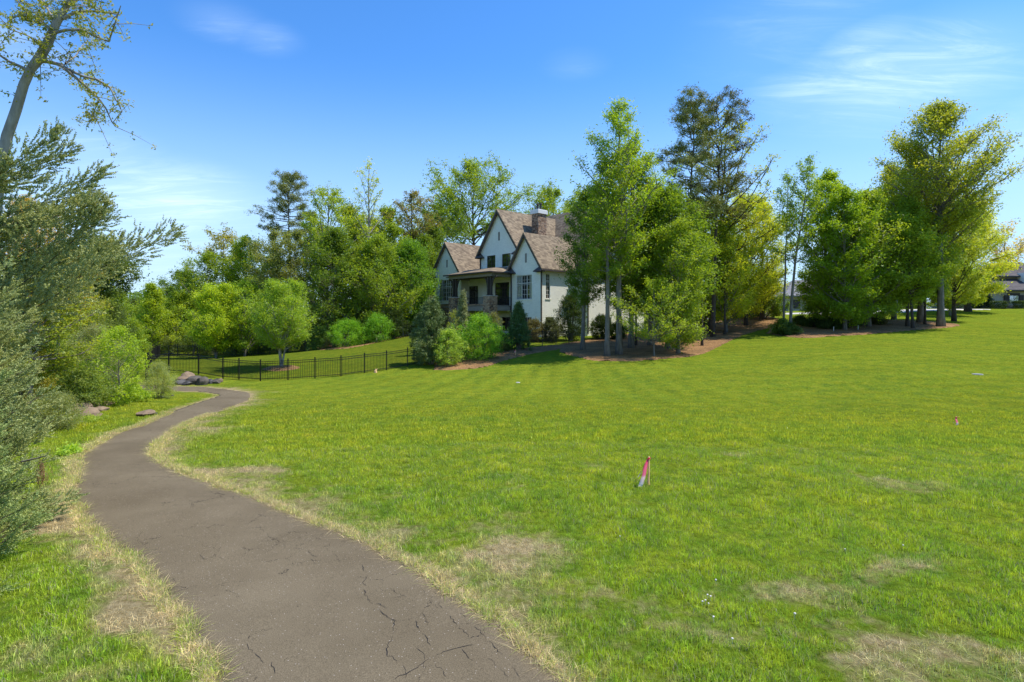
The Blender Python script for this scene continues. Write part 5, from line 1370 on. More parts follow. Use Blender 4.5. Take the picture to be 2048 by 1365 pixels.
# chimney
c = MB(); c.box(4.7, 6.1, 5.1, 6.2, zz(10), zz(15.75)); ch = c.build("chimney", M["stone"], house)
c = MB(); c.box(4.58, 6.22, 4.98, 6.32, zz(15.75), zz(16.15)); c.box(4.64, 6.16, 5.04, 6.26, zz(16.15), zz(16.25)); c.build("chimney_cap", M["white_paint"], ch)
for vv in (5.4, 5.9):
    c = MB(); c.tube([(5.4, vv, zz(16.25)), (5.4, vv, zz(16.95))], [.14, .12], 10); c.tube([(5.4, vv, zz(16.95)), (5.4, vv, zz(17.05))], [.2, .17], 10); c.build("flue_pot", M["copper"], ch)
# porch: deck, piers, posts, brackets, roof, railing
PU, PV0, PV1 = -2.8, 4.75, 12.2
def part(name, mat, fn, parent=house):
    m_ = MB(); fn(m_); return m_.build(name, M[mat], parent)
dk = part("porch_deck", "deck", lambda m_: m_.box(PU, 1.19, PV0, 13.7, zz(FL)-.12, zz(FL)))
part("deck_fascia", "trim_taupe", lambda m_: (m_.box(PU-.02, PU+.12, PV0-.02, PV1, zz(4.2), zz(FL)-.13), m_.box(PU+.13, 1.18, PV0-.02, PV0+.1, zz(4.2), zz(FL)-.13)), dk)
part("deck_edge", "stone", lambda m_: m_.box(PU-.05, PU+.3, PV0-.04, PV1, zz(FL)+.002, zz(FL)+.16), dk)
for vv in (PV0+.05, PV1-1.15):
    pr = part("stone_pier", "stone", lambda m_: m_.box(PU-.35, PU+.75, vv-.1, vv+1.05, -1.2, zz(5.75)))
    part("pier_cap", "concrete", lambda m_: m_.box(PU-.4, PU+.8, vv-.15, vv+1.1, zz(5.75), zz(5.83)), pr)
    for dv in (.22, .68):
        part("porch_post", "trim_dark", lambda m_: (m_.box(PU+.1, PU+.34, vv+dv, vv+dv+.22, zz(5.83), zz(7.95)), m_.box(PU+.06, PU+.38, vv+dv-.04, vv+dv+.26, zz(5.84), zz(5.98))))
    for s in (-1, 1):
        def br(m_):
            v0 = vv+.22 if s < 0 else vv+.9
            pts = [Vector((PU+.22, v0+s*(.05+.75*(1-math.cos(a))), zz(6.95)+.98*math.sin(a))) for a in [i*math.pi/2/6 for i in range(7)]]
            for p, q in zip(pts[:-1], pts[1:]): m_.bar(p, q, .12, .16)
        part("porch_bracket", "trim_dark", br)
def proof(m_):
    a = [(PU-.5, PV0-.35, 8.42), (PU-.5, PV1+.6, 8.42), (1.15, PV1+.6, 9.3), (1.15, PV0-.35, 9.3)]
    lo = [Vector((x, y, zz(z))) for x, y, z in a]
    a2 = [(PU-.5, PV0-.35, 8.42), (PU+.6, PV0+.9, 9.0), (1.15, PV0+.9, 9.3), (1.15, PV0-.35, 8.5)]
    E = Vector((PU-.5, PV0-.35, zz(8.42))); F1 = Vector((PU-.5, PV1+.6, zz(8.42))); I1 = Vector((PU+1.6, PV0+1.6, zz(9.05))); I2 = Vector((PU+1.6, PV1-1.3, zz(9.05)))
    B1 = Vector((1.19, PV0+1.6, zz(9.3))); B2 = Vector((1.19, PV1-1.3, zz(9.3))); S1 = Vector((1.19, PV0-.35, zz(8.42))); S2 = Vector((1.19, PV1+.6, zz(8.42)))
    for q in ((E, I1, I2, F1), (E, S1, B1, I1), (F1, I2, B2, S2), (I1, B1, B2, I2)): m_.poly(q)
    m_.box(PU-.5, -.02, PV0-.35, PV1+.6, zz(8.32), zz(8.418)); m_.box(-.02, 1.19, PV0-.02, 13.75, zz(8.32), zz(8.418))
pf_ = part("porch_roof", "shingle", proof)
part("porch_fascia", "trim_taupe", lambda m_: (m_.box(PU-.1, PU+.4, PV0-.05, PV1+.2, zz(7.95), zz(8.319)), m_.box(PU+.401, -.01, PV0-.05, PV0+.3, zz(7.95), zz(8.319)), m_.box(PU+.401, -.01, PV1-.15, PV1+.2, zz(7.95), zz(8.319))))
part("porch_gutter", "trim_dark", lambda m_: (m_.box(PU-.62, PU-.5, PV0-.4, PV1+.65, zz(8.30), zz(8.44)), m_.box(PU-.5, -.03, PV0-.47, PV0-.352, zz(8.30), zz(8.44))))
part("porch_ceiling", "trim_dark", lambda m_: m_.box(PU+.4, 1.18, PV0+.3, 13.7, zz(8.2), zz(8.30)))
def rail(m_):
    for a, b in (((PU+.25, PV0+1.1), (PU+.25, PV1-1.15)), ((PU+.8, PV0+.06), (-.05, PV0+.06))):
        for z in (.12, .86): m_.bar((*a, zz(FL+z)), (*b, zz(FL+z)), .045)
        L_ = math.hypot(b[0]-a[0], b[1]-a[1]); n = int(L_/.13)
        for i in range(n+1): x = a[0]+(b[0]-a[0])*i/n; y = a[1]+(b[1]-a[1])*i/n; m_.bar((x, y, zz(FL+.12)), (x, y, zz(FL+.86)), .02)
part("porch_railing", "black_iron", rail)
# outdoor chairs on the porch would be seen only as a dark shape; downspouts and gutters
for u, v in ((-.08, -.06), (-.08, 4.62), (-.08, 19.5), (6.1, -1.28)):
    part("downspout", "copper", lambda m_: m_.bar((u, v, zz(9.0)), (u, v, zz(1.6)), .11))
part("downspout", "copper", lambda m_: m_.bar((1.1, 11.42, zz(11.2)), (1.1, 11.42, zz(9.25)), .11))
part("fixture", "black_iron", lambda m_: (m_.tube([(.95, 9.9, zz(7.4)), (.95, 9.9, zz(7.05))], [.06, .1], 8), m_.bar((.95, 9.9, zz(7.5)), (1.19, 9.9, zz(7.5)), .04)))

# ------------------------------------------------------------------ brown-roofed house on the right
nx0, nY = at(1986, 95)
nz = G(nx0+6, 95)-.1
nb = empty("stone_house", (nx0, nY, nz), 0)
tag(nb, "low cream house with dark hipped roof and brown shutters at the right edge", "house")
def npart(name, mat, fn, parent=None):
    m_ = MB(); fn(m_); return m_.build(name, M[mat], parent or nb)
npart("wall", "cream_brick", lambda m_: (m_.box(0, 22, 0, 14, -.5, 3.0), m_.box(3.5, 15, 3, 12, 3, 5.6)))
npart("stone_skirt", "stone", lambda m_: m_.box(-.06, 22, -.08, -.002, -.5, .6))
def hiproof(m_, x0, x1, y0, y1, z0, z1, ins):
    ym = (y0+y1)/2
    A, B, C2, D, E, F_ = (x0, y0, z0), (x1, y0, z0), (x1, y1, z0), (x0, y1, z0), (x0+ins, ym, z1), (x1-ins, ym, z1)
    for q in ((A, B, F_, E), (B, C2, F_), (C2, D, E, F_), (D, A, E)): m_.poly([Vector(p) for p in q])
    m_.box(x0, x1, y0, y1, z0-.22, z0-.002)
npart("roof", "shingle_dark", lambda m_: hiproof(m_, -.6, 22.6, -.7, 14.7, 3.15, 7.6, 6.2))
npart("upper_roof", "shingle_dark", lambda m_: hiproof(m_, 1.5, 18, 2.2, 12.8, 5.7, 8.4, 4.2))
npart("gutter", "trim_dark", lambda m_: m_.box(-.65, 22.6, -.8, -.701, 2.9, 3.12))
wn = npart("window", "trim_dark", lambda m_: (m_.box(2.6, 4.2, -.1, -.02, .95, 2.3),))
for x in (2.7, 3.45):
    npart("pane", "glass", lambda m_: m_.box(x, x+.65, -.13, -.101, 1.05, 2.2), wn)
for x in (1.75, 4.25): npart("shutter", "shutter", lambda m_: (m_.box(x, x+.8, -.14, -.02, .95, 2.3), [m_.box(x+.06, x+.74, -.17, -.141, 1.02+.12*i, 1.09+.12*i) for i in range(10)]))
npart("window_head", "shutter", lambda m_: m_.box(2.4, 4.4, -.12, -.02, 2.31, 2.62))
w2 = npart("window", "white_paint", lambda m_: m_.box(6.6, 7.8, 1.4, 2.9, 4.2, 6.2))

# far grey-roofed house seen between the thin trees
fx, fY = at(1572, 118); fz = G(fx+7, 118)-.2
fb = empty("grey_house", (fx, fY, fz), 0)
tag(fb, "distant grey-roofed stone house with arched dormer between the two islands", "house")
def fpart(name, mat, fn, parent=None):
    m_ = MB(); fn(m_); return m_.build(name, M[mat], parent or fb)
fpart("wall", "cream_brick", lambda m_: m_.box(0, 26, 0, 12, -1, 3.2))
fpart("roof", "shingle_grey", lambda m_: hiproof(m_, -.7, 26.7, -.8, 12.8, 3.2, 6.9, 5.2))
dm = fpart("dormer", "stone", lambda m_: (m_.box(5.0, 7.6, .2, 3.5, 3.1, 5.0), m_.hull([Vector(p) for p in ((4.8, .1, 5.0), (7.8, .1, 5.0), (6.3, .1, 6.3))], [Vector(p) for p in ((4.8, 3.6, 5.0), (7.8, 3.6, 5.0), (6.3, 3.6, 6.3))])))
fpart("dormer_window", "glass", lambda m_: m_.poly([Vector((6.3+.5*math.cos(a), .07, 4.3+.5*math.sin(a))) for a in [i*math.pi/10 for i in range(11)]]+[Vector((5.8, .07, 3.6)), Vector((6.8, .07, 3.6))]), dm)
for x in (1.5, 9.5, 13, 17, 21): fpart("window", "trim_dark", lambda m_: (m_.box(x, x+1.4, -.08, -.01, .6, 2.4), m_.box(x+.1, x+.65, -.1, -.081, .7, 2.3)))

# garage building seen as a pale strip under the right island
gx, gY = at(1772, 112); gz = G(gx, 112)-.1
gb = empty("garage_building", (gx, gY, gz), 0); tag(gb, "small pale garage beyond the driveway, seen under the right island trees", "garage")
m_ = MB(); m_.box(0, 7, 0, 6, -.5, 2.8); m_.build("wall", M["white_paint"], gb)
m_ = MB(); hiproof(m_, -.5, 7.5, -.5, 6.5, 3.0, 5.0, 2.5); m_.build("roof", M["shingle_dark"], gb)
m_ = MB(); m_.box(2.6, 5.6, -.08, -.01, -.3, 2.2); [m_.box(2.65, 5.55, -.10, -.081, -.2+.6*i, .33+.6*i) for i in range(4)]; m_.build("garage_door", M["trim_taupe"], gb)

# parked car on the driveway
def car():
    X, Y = at(1722, 87.5); o = empty("parked_car", (X, Y, G(X, Y)+.06), rad(12)); tag(o, "small pale blue car parked on the driveway behind the right island", "car")
    b = MB(); prof = [(-2.1, .35), (2.1, .35), (2.15, .75), (1.95, .92), (1.15, 1.0), (.45, 1.42), (-.95, 1.45), (-1.75, 1.02), (-2.12, .92)]
    def loop(y, k): return [Vector((x, y*(1 if z < 1.0 else k), z)) for x, z in prof]
    b.hull(loop(-.88, .78), loop(.88, .78)); b.build("body", M["car"], o)
    g_ = MB()
    for y in (-.80, .80):
        g_.poly([Vector((x, y*(1.0 if z < 1.1 else .9)+(.02 if y > 0 else -.02), z)) for x, z in ((1.0, 1.03), (.4, 1.36), (-.9, 1.38), (-1.55, 1.05))])
    g_.build("side_window", M["glass"], o)
    for x in (-1.35, 1.35):
        for y in (-.86, .86):
            t = MB(); t.tube([(x, y-.1, .32), (x, y+.1, .32)], .32, 16); w_ = t.build("wheel", M["rubber"], o)
            h = MB(); h.tube([(x, y-.11, .32), (x, y+.11, .32)], .18, 12); h.build("rim", M["steel"], w_)
car()
# ------------------------------------------------------------------ iron fences
def fence(name, pts, label, H=1.28, group=None, post_h=.1, gate=None):
    o = empty(name, (0, 0, 0)); tag(o, label, "fence", group)
    pk = MB(); rl = MB(); pm = None
    for i, (x, y) in enumerate(pts):
        m_ = MB(); m_.box(-.032, .032, -.032, .032, -.1, H+post_h); m_.box(-.042, .042, -.042, .042, H+post_h, H+post_h+.025)
        if pm is None: pm = m_.mesh("post", M["black_iron"])
        link("post", pm, o, (x, y, G(x, y)))
    for (x0, y0), (x1, y1) in zip(pts[:-1], pts[1:]):
        z0, z1 = G(x0, y0), G(x1, y1); L_ = math.hypot(x1-x0, y1-y0)
        rm = MB(); rm.bar((0, 0, 0), (x1-x0, y1-y0, z1-z0), .028, .035); rm = rm.mesh("rail", M["black_iron"])
        for h in (.14, H-.16, H-.02): link("rail", rm, o, (x0, y0, z0+h))
        n = max(2, int(L_/.105))
        for k in range(1, n):
            t = k/n; x, y, z = x0+(x1-x0)*t, y0+(y1-y0)*t, z0+(z1-z0)*t
            pk.bar((x, y, z+.06), (x, y, z+H), .017)
    p = pk.build("picket", M["black_iron"], o); tag(p, kind="stuff")
    return o
fpts = [at(296, 36.6), at(338, 38.8), at(397, 38.6), at(446, 37.6), at(478, 37.6), at(521, 37), at(576, 37.2), at(630, 37.6), at(682, 38.2), at(729, 39.3), at(773, 40.3), at(815, 41.6), at(856, 43), at(896, 44.3), at(934, 45.6), at(970, 47),
        at(1002, 48.4), at(1030, 49.6), at(1057, 50.6), at(1085, 51.6), at(1112, 52.6), at(1138, 53.4)]
fence("iron_fence", fpts, "long black iron picket fence in front of the yard and shrubs")
lp = [at(292, 35.0), (at(296, 37.5)), at(297, 41), at(299, 45), at(303, 49.5), at(308, 54), at(314, 58.5), at(320, 63)]
fence("iron_fence", lp, "black iron fence seen end-on where it curves up at the left", group=None)
bp_ = [at(320, 63), at(355, 63.6), at(395, 64), at(432, 64.2), at(468, 64.3), at(503, 64.3), at(540, 64.2), at(576, 64), at(610, 63.6), at(644, 63), at(676, 62.4)]
fence("iron_fence", bp_, "black iron fence along the back of the yard under the trees")
gp = [at(784, 63), at(800, 63.4), at(814, 63.8), at(828, 64)]
fence("iron_gate", gp, "short black iron fence panel beside the basketball hoop", H=1.3)
# basketball hoop
X, Y = at(806, 66); o = empty("basketball_hoop", (X, Y, G(X, Y)), rad(20)); tag(o, "pole-mounted basketball hoop at the end of the hedge", "basketball hoop")
m_ = MB(); m_.tube([(0, 0, -.1), (0, 0, 2.2), (.12, -.3, 2.7), (.35, -.7, 3.05)], .06, 8); m_.build("pole", M["steel"], o)
m_ = MB(); m_.box(-.25, .95, -.78, -.72, 2.75, 3.6); m_.build("backboard", M["white_plastic"], o)
m_ = MB(); m_.tube([(.35+.22*math.cos(a), -1.0+.22*math.sin(a), 2.9) for a in [i*math.pi/6 for i in range(13)]], .012, 5, cap=False); m_.build("rim", M["trim_dark"], o)

# ------------------------------------------------------------------ shrubs
def shrub(label, px, Y, top, hw, color, seed, name="shrub", base_z=None, group=None, cat="shrub", **kw):
    X, _ = at(px, Y); z0 = G(X, Y); H = zat(top, Y)-z0; R = hw/FPX*Y
    kw["per"] = int(kw.get("per", 34)*1.35)
    if kw.get("leaf") == "needle": kw["ls"] = kw.get("ls", .1)*1.45; kw["aspect"] = .3
    return plant(name, bush_meshes(seed, R, H, **kw), X, Y, color, label, cat, group, cname="foliage", tname="stem")
S1 = "rounded shrubs along the back of the yard"; S2 = "evergreens screening the house"
shrub("broad rounded bright green shrub, left one of the pair behind the yard lawn", 697, 58, 641, 44, (0.184, 0.375, 0.035), 401, group=S1, n=260, per=42, ls=.11, cr=.34)
shrub("rounded bright green shrub up against the dark one behind the yard", 755, 59.5, 628, 32, (0.184, 0.375, 0.042), 402, group=S1, n=210, per=42, ls=.11, cr=.34)
shrub("dark rounded shrub to the left of the basketball hoop", 786, 62, 616, 28, C_HOLLY, 403, group=S1, n=200, per=42, ls=.12, cr=.35)
shrub("dark reddish shrub peeping over the rounded bright pair", 735, 63, 612, 30, (0.120, 0.128, 0.049), 404, group=S1, n=170, per=38, ls=.12, cr=.36)
shrub("shady low shrub behind the lawn tree, left of the rounded pair", 638, 60, 655, 30, (0.096, 0.180, 0.042), 405, group=S1, n=160, per=38, ls=.12, cr=.35)
for i, px in enumerate((340, 385, 425, 470, 515, 560, 605)):
    shrub(("low shady shrub under the left part of the back fence", "low shrub below the yellow-green maple behind the fence", "bushy low shrub right of the maple trunk", "grey-green low shrub mid back fence", "low shrub left of the lawn tree behind the fence", "low shrub hidden behind the lawn tree", "low shrub right of the lawn tree behind the fence")[i],
          px, 65.5+(i % 3)*.7, 672-(i % 2)*8, 28, ((0.160, 0.210, 0.070), (0.128, 0.195, 0.049), (0.224, 0.285, 0.084))[i % 3], 410+i, group="low shrubs behind the back fence", n=120, per=30, ls=.13, cr=.36)
# conifers and shrubs in front of the house
shrub("big dark conifer at the left end of the shrubs before the house", 862, 42.5, 600, 46, (0.136, 0.188, 0.077), 421, name="conifer", group=S2, cat="conifer", n=420, per=70, ls=.10, cr=.22, aspect=.2, point=.45, leaf="needle", up=.2)
shrub("bright leafy shrub leaning over the grass at the foot of the big conifer", 896, 41.5, 660, 33, (0.320, 0.450, 0.098), 422, group=S2, n=210, per=46, ls=.085, cr=.24, up=.5)
shrub("wide vivid green shrub in the middle before the porch", 962, 44, 632, 56, (0.208, 0.390, 0.042), 423, group=S2, n=360, per=46, ls=.10, cr=.30)
shrub("thin grey-green conifer rising in front of the porch railing", 926, 47, 587, 18, (0.272, 0.300, 0.154), 424, name="conifer", group=S2, cat="conifer", n=230, per=46, ls=.10, cr=.2, aspect=.2, point=.8, leaf="needle")
shrub("pointed dark green conifer before the right wing window", 1037, 49, 608, 27, (0.096, 0.173, 0.063), 425, name="conifer", group=S2, cat="conifer", n=320, per=56, ls=.11, cr=.22, aspect=.2, point=.85, leaf="needle")
shrub("spindly twiggy shrub left of the stone pier", 912, 50, 622, 22, (0.272, 0.315, 0.070), 426, group=S2, n=90, per=24, ls=.11, cr=.3)
shrub("grey-green conifer tip behind the big conifer", 862, 47, 596, 14, (0.240, 0.255, 0.140), 427, name="conifer", group=S2, cat="conifer", n=150, per=40, ls=.1, cr=.2, aspect=.2, point=.9, leaf="needle")
shrub("bronze-leaved shrub left of the house corner", 1068, 55, 641, 22, (0.136, 0.128, 0.070), 428, group=S2, n=200, per=44, ls=.10, cr=.28)
shrub("dark bronze shrub right of the house corner", 1102, 55.5, 638, 22, (0.080, 0.098, 0.049), 429, group=S2, n=200, per=44, ls=.10, cr=.28)
shrub("tall dark holly against the lit side wall", 1142, 57, 590, 29, C_HOLLY, 430, name="holly", group=S2, n=340, per=48, ls=.11, cr=.32)
shrub("dark rounded holly right of the leaning tree trunk", 1203, 58, 632, 24, C_HOLLY, 431, name="holly", group=S2, n=220, per=44, ls=.11, cr=.30)
shrub("low dark shrub between the conifers at the fence", 1003, 48, 668, 24, (0.072, 0.120, 0.042), 432, group=S2, n=160, per=40, ls=.09, cr=.25)
shrub("brownish small shrub under the stone pier", 985, 54, 628, 20, (0.192, 0.210, 0.084), 433, group=S2, n=120, per=34, ls=.10, cr=.25)
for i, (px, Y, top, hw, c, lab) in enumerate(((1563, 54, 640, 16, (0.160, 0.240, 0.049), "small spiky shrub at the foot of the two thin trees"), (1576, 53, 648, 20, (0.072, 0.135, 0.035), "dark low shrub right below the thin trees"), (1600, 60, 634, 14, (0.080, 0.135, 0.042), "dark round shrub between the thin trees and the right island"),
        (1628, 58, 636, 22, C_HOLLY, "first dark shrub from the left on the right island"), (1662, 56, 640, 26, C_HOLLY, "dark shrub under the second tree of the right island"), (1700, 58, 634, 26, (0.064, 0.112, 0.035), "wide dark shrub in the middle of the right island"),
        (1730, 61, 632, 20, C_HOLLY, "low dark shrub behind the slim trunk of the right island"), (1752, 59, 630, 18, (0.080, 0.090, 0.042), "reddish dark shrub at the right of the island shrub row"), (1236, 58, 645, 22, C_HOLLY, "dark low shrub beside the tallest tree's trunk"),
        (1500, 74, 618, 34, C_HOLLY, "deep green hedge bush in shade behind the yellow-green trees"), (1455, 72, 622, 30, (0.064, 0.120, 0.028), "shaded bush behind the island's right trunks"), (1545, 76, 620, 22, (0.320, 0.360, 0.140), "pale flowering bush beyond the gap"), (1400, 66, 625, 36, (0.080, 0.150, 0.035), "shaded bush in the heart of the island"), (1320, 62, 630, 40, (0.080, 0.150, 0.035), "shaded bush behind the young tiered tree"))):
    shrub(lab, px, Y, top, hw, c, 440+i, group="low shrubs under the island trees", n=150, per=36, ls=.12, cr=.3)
# clipped hedges by the right house
for i, px in enumerate((1996, 2042, 2080)):
    X, Y = at(px, 93); o = empty("clipped_hedge", (X, Y, G(X, Y))); tag(o, ("dark clipped hedge left of the shuttered window", "dark clipped hedge below the shuttered window", "dark clipped hedge beyond the right edge")[i], "hedge", "clipped hedges at the cream house")
    rng = np.random.default_rng(i); n = 2600
    c = rng.uniform(-1, 1, (n, 3)); ax = rng.integers(0, 3, n); c[np.arange(n), ax] = np.sign(c[np.arange(n), ax])*rng.uniform(.85, 1.05, n)
    c = c*np.array([.85, .6, .65])+np.array([0, 0, .6]); c[:, 2] = np.maximum(c[:, 2], .02)
    v, f = leaf_quads(c, rng.uniform(.1, .2, n), rng); link("foliage", np_mesh("foliage", v, f, M["leaf"], {"tint": ("POINT", np.repeat(rng.uniform(.2, .7, n), 3))}), o, color=C_HOLLY)
for i, px in enumerate((1500, 1640, 1760, 1830, 1930, 1975)):
    shrub(("far shrub beyond the driveway, leftmost", "far shrub behind the grey house lawn", "far shrub left of the garage", "far shrub right of the garage", "dark hedge bush behind the yellow-green tree", "dark bush at the corner of the cream house")[i], px, (100, 104, 106, 106, 97, 97)[i], (615, 605, 600, 602, 585, 588)[i], 34, (C_GREEN, C_HOLLY, C_GREEN, C_DARK, C_HOLLY, C_HOLLY)[i], 460+i, group="far shrubs beyond the driveway", n=120, per=30, ls=.22, cr=.5)

# left thicket by the path bend
T1 = "plants of the thicket at the bend of the path"
shrub("grey-green olive-like bush arching over dark shade behind the sapling", 192, 27, 655, 64, C_GREY, 501, group=T1, n=340, per=44, ls=.085, cr=.24, aspect=.35, up=.7)
shrub("dark green bush behind the grey arching one", 225, 34, 606, 44, (0.128, 0.180, 0.049), 502, group=T1, n=260, per=44, ls=.09, cr=.3)
shrub("olive conifer-like bush high in the thicket", 185, 32, 600, 40, (0.224, 0.285, 0.084), 503, group=T1, n=240, per=44, ls=.12, cr=.28, aspect=.25)
shrub("feathery grey-green willow shrub at the bend of the path", 318, 26.5, 728, 34, (0.336, 0.390, 0.182), 504, name="willow_shrub", group=T1, n=300, per=44, ls=.075, cr=.16, aspect=.16, up=0, shell=.4)
shrub("yellow-green leafy shrub at the foot of the sapling", 250, 24.5, 770, 34, (0.320, 0.450, 0.056), 505, group=T1, n=210, per=30, ls=.085, cr=.22)
shrub("mixed green shrub between the cedars and the sapling", 172, 22, 742, 42, (0.224, 0.300, 0.084), 506, group=T1, n=220, per=36, ls=.08, cr=.22)
shrub("low grey-green bush in front of the creek stones", 110, 18, 790, 52, (0.256, 0.300, 0.140), 507, group=T1, n=240, per=44, ls=.065, cr=.2, aspect=.3)
shrub("pale yellow-green weeds beside the creek stones", 175, 19.5, 838, 34, (0.320, 0.420, 0.070), 508, group=T1, n=110, per=30, ls=.06, cr=.16)
shrub("broad-leaved light green weeds at the edge of the path by the cedar", 142, 14.3, 893, 18, (0.384, 0.540, 0.098), 509, name="weeds", group=T1, cat="weeds", n=46, per=22, ls=.085, cr=.13, shell=.2)
shrub("dense bush closing the thicket behind the cedars", 80, 25, 690, 70, (0.208, 0.285, 0.070), 510, group=T1, n=280, per=44, ls=.09, cr=.3)
shrub("bush with rusty tips left in the thicket", 30, 22, 640, 60, (0.304, 0.285, 0.070), 511, group=T1, n=240, per=40, ls=.085, cr=.3)
shrub("dark green bush beside the end of the curved fence", 262, 40, 640, 30, C_GREEN, 512, group=T1, n=200, per=40, ls=.11, cr=.3)
tree("slender bright green sapling with pale stem beside the path bend", 238, 23.5, 655, 46, 800, (0.320, 0.450, 0.049), 520, name="sapling", cat="sapling", npri=26, nsec=5, per=20, ls=.085, cr=.24, prof="oval", lo=10, hi=50, r0=.035, bark="bark_grey", group=T1)

# ------------------------------------------------------------------ stones
def stone(label, X, Y, sx, sy, sz, seed, mat="rock", group=None, sink=.3, name="boulder"):
    rd = random.Random(seed); import bmesh
    bm = bmesh.new(); bmesh.ops.create_icosphere(bm, subdivisions=3, radius=1)
    from mathutils import noise
    off = Vector((seed*3.1, seed*1.7, 0))
    planes = [(Vector((rd.gauss(0, 1), rd.gauss(0, 1), rd.gauss(0, 1))).normalized(), rd.uniform(.62, .85)) for _ in range(9)]
    for v in bm.verts:
        p = v.co.copy()
        for n_, d_ in planes:
            k = p.dot(n_)
            if k > d_: p -= n_*(k-d_)
        p *= 1+.12*noise.noise(v.co*1.7+off)+.05*noise.noise(v.co*5+off)
        v.co = Vector((p.x*sx, p.y*sy, p.z*sz))
    me = bpy.data.meshes.new(name); bm.to_mesh(me); bm.free(); me.materials.append(M[mat])
    o = link(name, me, None, (X, Y, G(X, Y)+sz*(1-sink)*.6), (rd.uniform(-.2, .2), rd.uniform(-.2, .2), rd.uniform(0, 6)))
    return tag(o, label, "rock", group)
BG = "boulders by the fence"
for i, (px, Y, sx, sz, mt, lab) in enumerate(((366, 35.5, .55, .32, "rock_tan", "flat tan boulder at the left of the rock pile by the fence"), (376, 36.2, .6, .4, "rock_tan", "brownish boulder at the back of the rock pile"), (362, 34.9, .5, .22, "rock_dark", "dark low boulder in front of the tan one"),
        (388, 35.2, .55, .42, "rock", "big grey boulder in the middle of the rock pile"), (404, 35.0, .42, .36, "rock", "pointed grey boulder at the right of the rock pile"), (418, 35.6, .30, .22, "rock_dark", "small dark boulder right of the pointed one"), (432, 35.8, .34, .2, "rock", "low grey boulder near the right end of the pile"), (440, 36.3, .22, .18, "rock_tan", "last small tan stone at the right end of the pile"), (374, 34.6, .3, .16, "rock_dark", "small dark stone at the path side of the pile"))):
    stone(lab, *at(px, Y), sx, sx*.8, sz, 600+i, mt, BG)
X, Y = hit(291, 832); stone("brown rock lying alone on the grass below the willow shrub", X, Y, .34, .26, .17, 620, "rock_tan")
for i, (px, py, s) in enumerate(((165, 822, .45), (185, 815, .38), (200, 823, .30), (175, 832, .42), (215, 812, .3), (150, 828, .32), (190, 836, .25), (60, 800, .4), (345, 793, .10), (308, 830, .12))):
    X, Y = hit(px, py)
    stone(("large pale creek stone at the left of the heap", "pale creek stone at the top of the heap", "small creek stone at the right of the heap", "flat pale creek stone at the front of the heap", "creek stone beside the sapling trunk", "creek stone half hidden by weeds", "little creek stone nearest the path", "pale stone deep in the thicket", "tiny grey stone by the path bend", "small chip of rock right of the lone brown rock")[i], X, Y, s, s*.8, s*.5, 630+i, "rock_tan" if i < 8 else "rock", "creek stones" if i < 8 else None)

# ------------------------------------------------------------------ survey stakes, drain, small things
def stake(px, py, h, label, lean=0.0, ribbon=True, rl=.42, rdx=-.2, w=.034, name="survey_stake", extra=True):
    X, Y = hit(px, py); o = empty(name, (X, Y, G(X, Y))); tag(o, label, "survey stake", "survey stakes in the grass")
    m_ = MB(); w2 = w/2
    a = [Vector((sx*w2, sy*w2*.7, -.1)) for sx, sy in ((-1, -1), (1, -1), (1, 1), (-1, 1))]
    b = [Vector((sx*w2*1.05+lean, sy*w2*.7, h)) for sx, sy in ((-1, -1), (1, -1), (1, 1), (-1, 1))]
    m_.hull(a, b); c = [Vector((p.x*.55+lean*.45, p.y*.55, h+.015)) for p in b]; m_.hull([p+Vector((0, 0, .0005)) for p in b], c); m_.build("post", M["wood"], o, rot=(0, 0, .75))
    if ribbon:
        k = MB(); k.tube([(lean, 0, h-.035), (lean, 0, h-.012)], w*.80, 10); kn = k.build("knot", M["ribbon"], o)
        def strip(x1, y1, z1, wd, n=14, tw=.5, f0=0.0):
            v, fd = [], []
            for i in range(n+1):
                t = i/n; p = Vector((lean-w*.6+(x1-lean)*t**.9, -.02+y1*t, h-.03+(z1-h)*t)); p.z += .015*math.sin(t*9)*t; p.y += .02*math.sin(t*6+1)
                a_ = tw*.6*math.sin(t*4); ww = wd*(.45+.55*min(1, t*3))
                s = Vector((math.cos(a_), math.sin(a_), .15))*ww/2
                v += [p-s, p+s]; fd += [min(1, f0+t)]*2
            fa = [(2*i, 2*i+1, 2*i+3, 2*i+2) for i in range(n)]
            me = np_mesh("ribbon", np.array([tuple(q) for q in v]), np.array(fa), M["ribbon"], {"fade": ("POINT", fd)}, smooth=True)
            r = link("ribbon", me, o); sol = r.modifiers.new("thickness", "SOLIDIFY"); sol.thickness = .0012
        strip(rdx*1.15, -.5*rl, h-rl*.95, .085); 
        if extra: strip(rdx*1.05-.01, .03, h-rl*.78, .018, tw=1.2, f0=-.0)
        m2 = kn
    return o
stake(1297, 972, .55, "wooden stake with long pink ribbon in the open lawn", lean=.012, rl=.50, rdx=-.17)
stake(1913, 853, .33, "short stake with drooping pink ribbon at the right side of the lawn", rl=.26, rdx=-.06, w=.04)
stake(1031, 712, .45, "little pink-topped stake in front of the pointed conifer", ribbon=True, rl=.2, rdx=-.03, w=.06, extra=False)
for i, (px, py) in enumerate(((1667, 664), (1716, 661))):
    X, Y = hit(px, py); o = empty("marker_stake", (X, Y, G(X, Y))); tag(o, ("thin pale marker stick at the edge of the right island, left one", "thin pale marker stick at the edge of the right island, right one")[i], "marker stake", "marker sticks")
    m_ = MB(); m_.bar((0, 0, -.1), (.02, 0, .42), .035); m_.build("stick", M["white_plastic"], o); m_ = MB(); m_.box(-.03, .06, -.03, .03, .40, .46); m_.build("cap", M["concrete"], o)
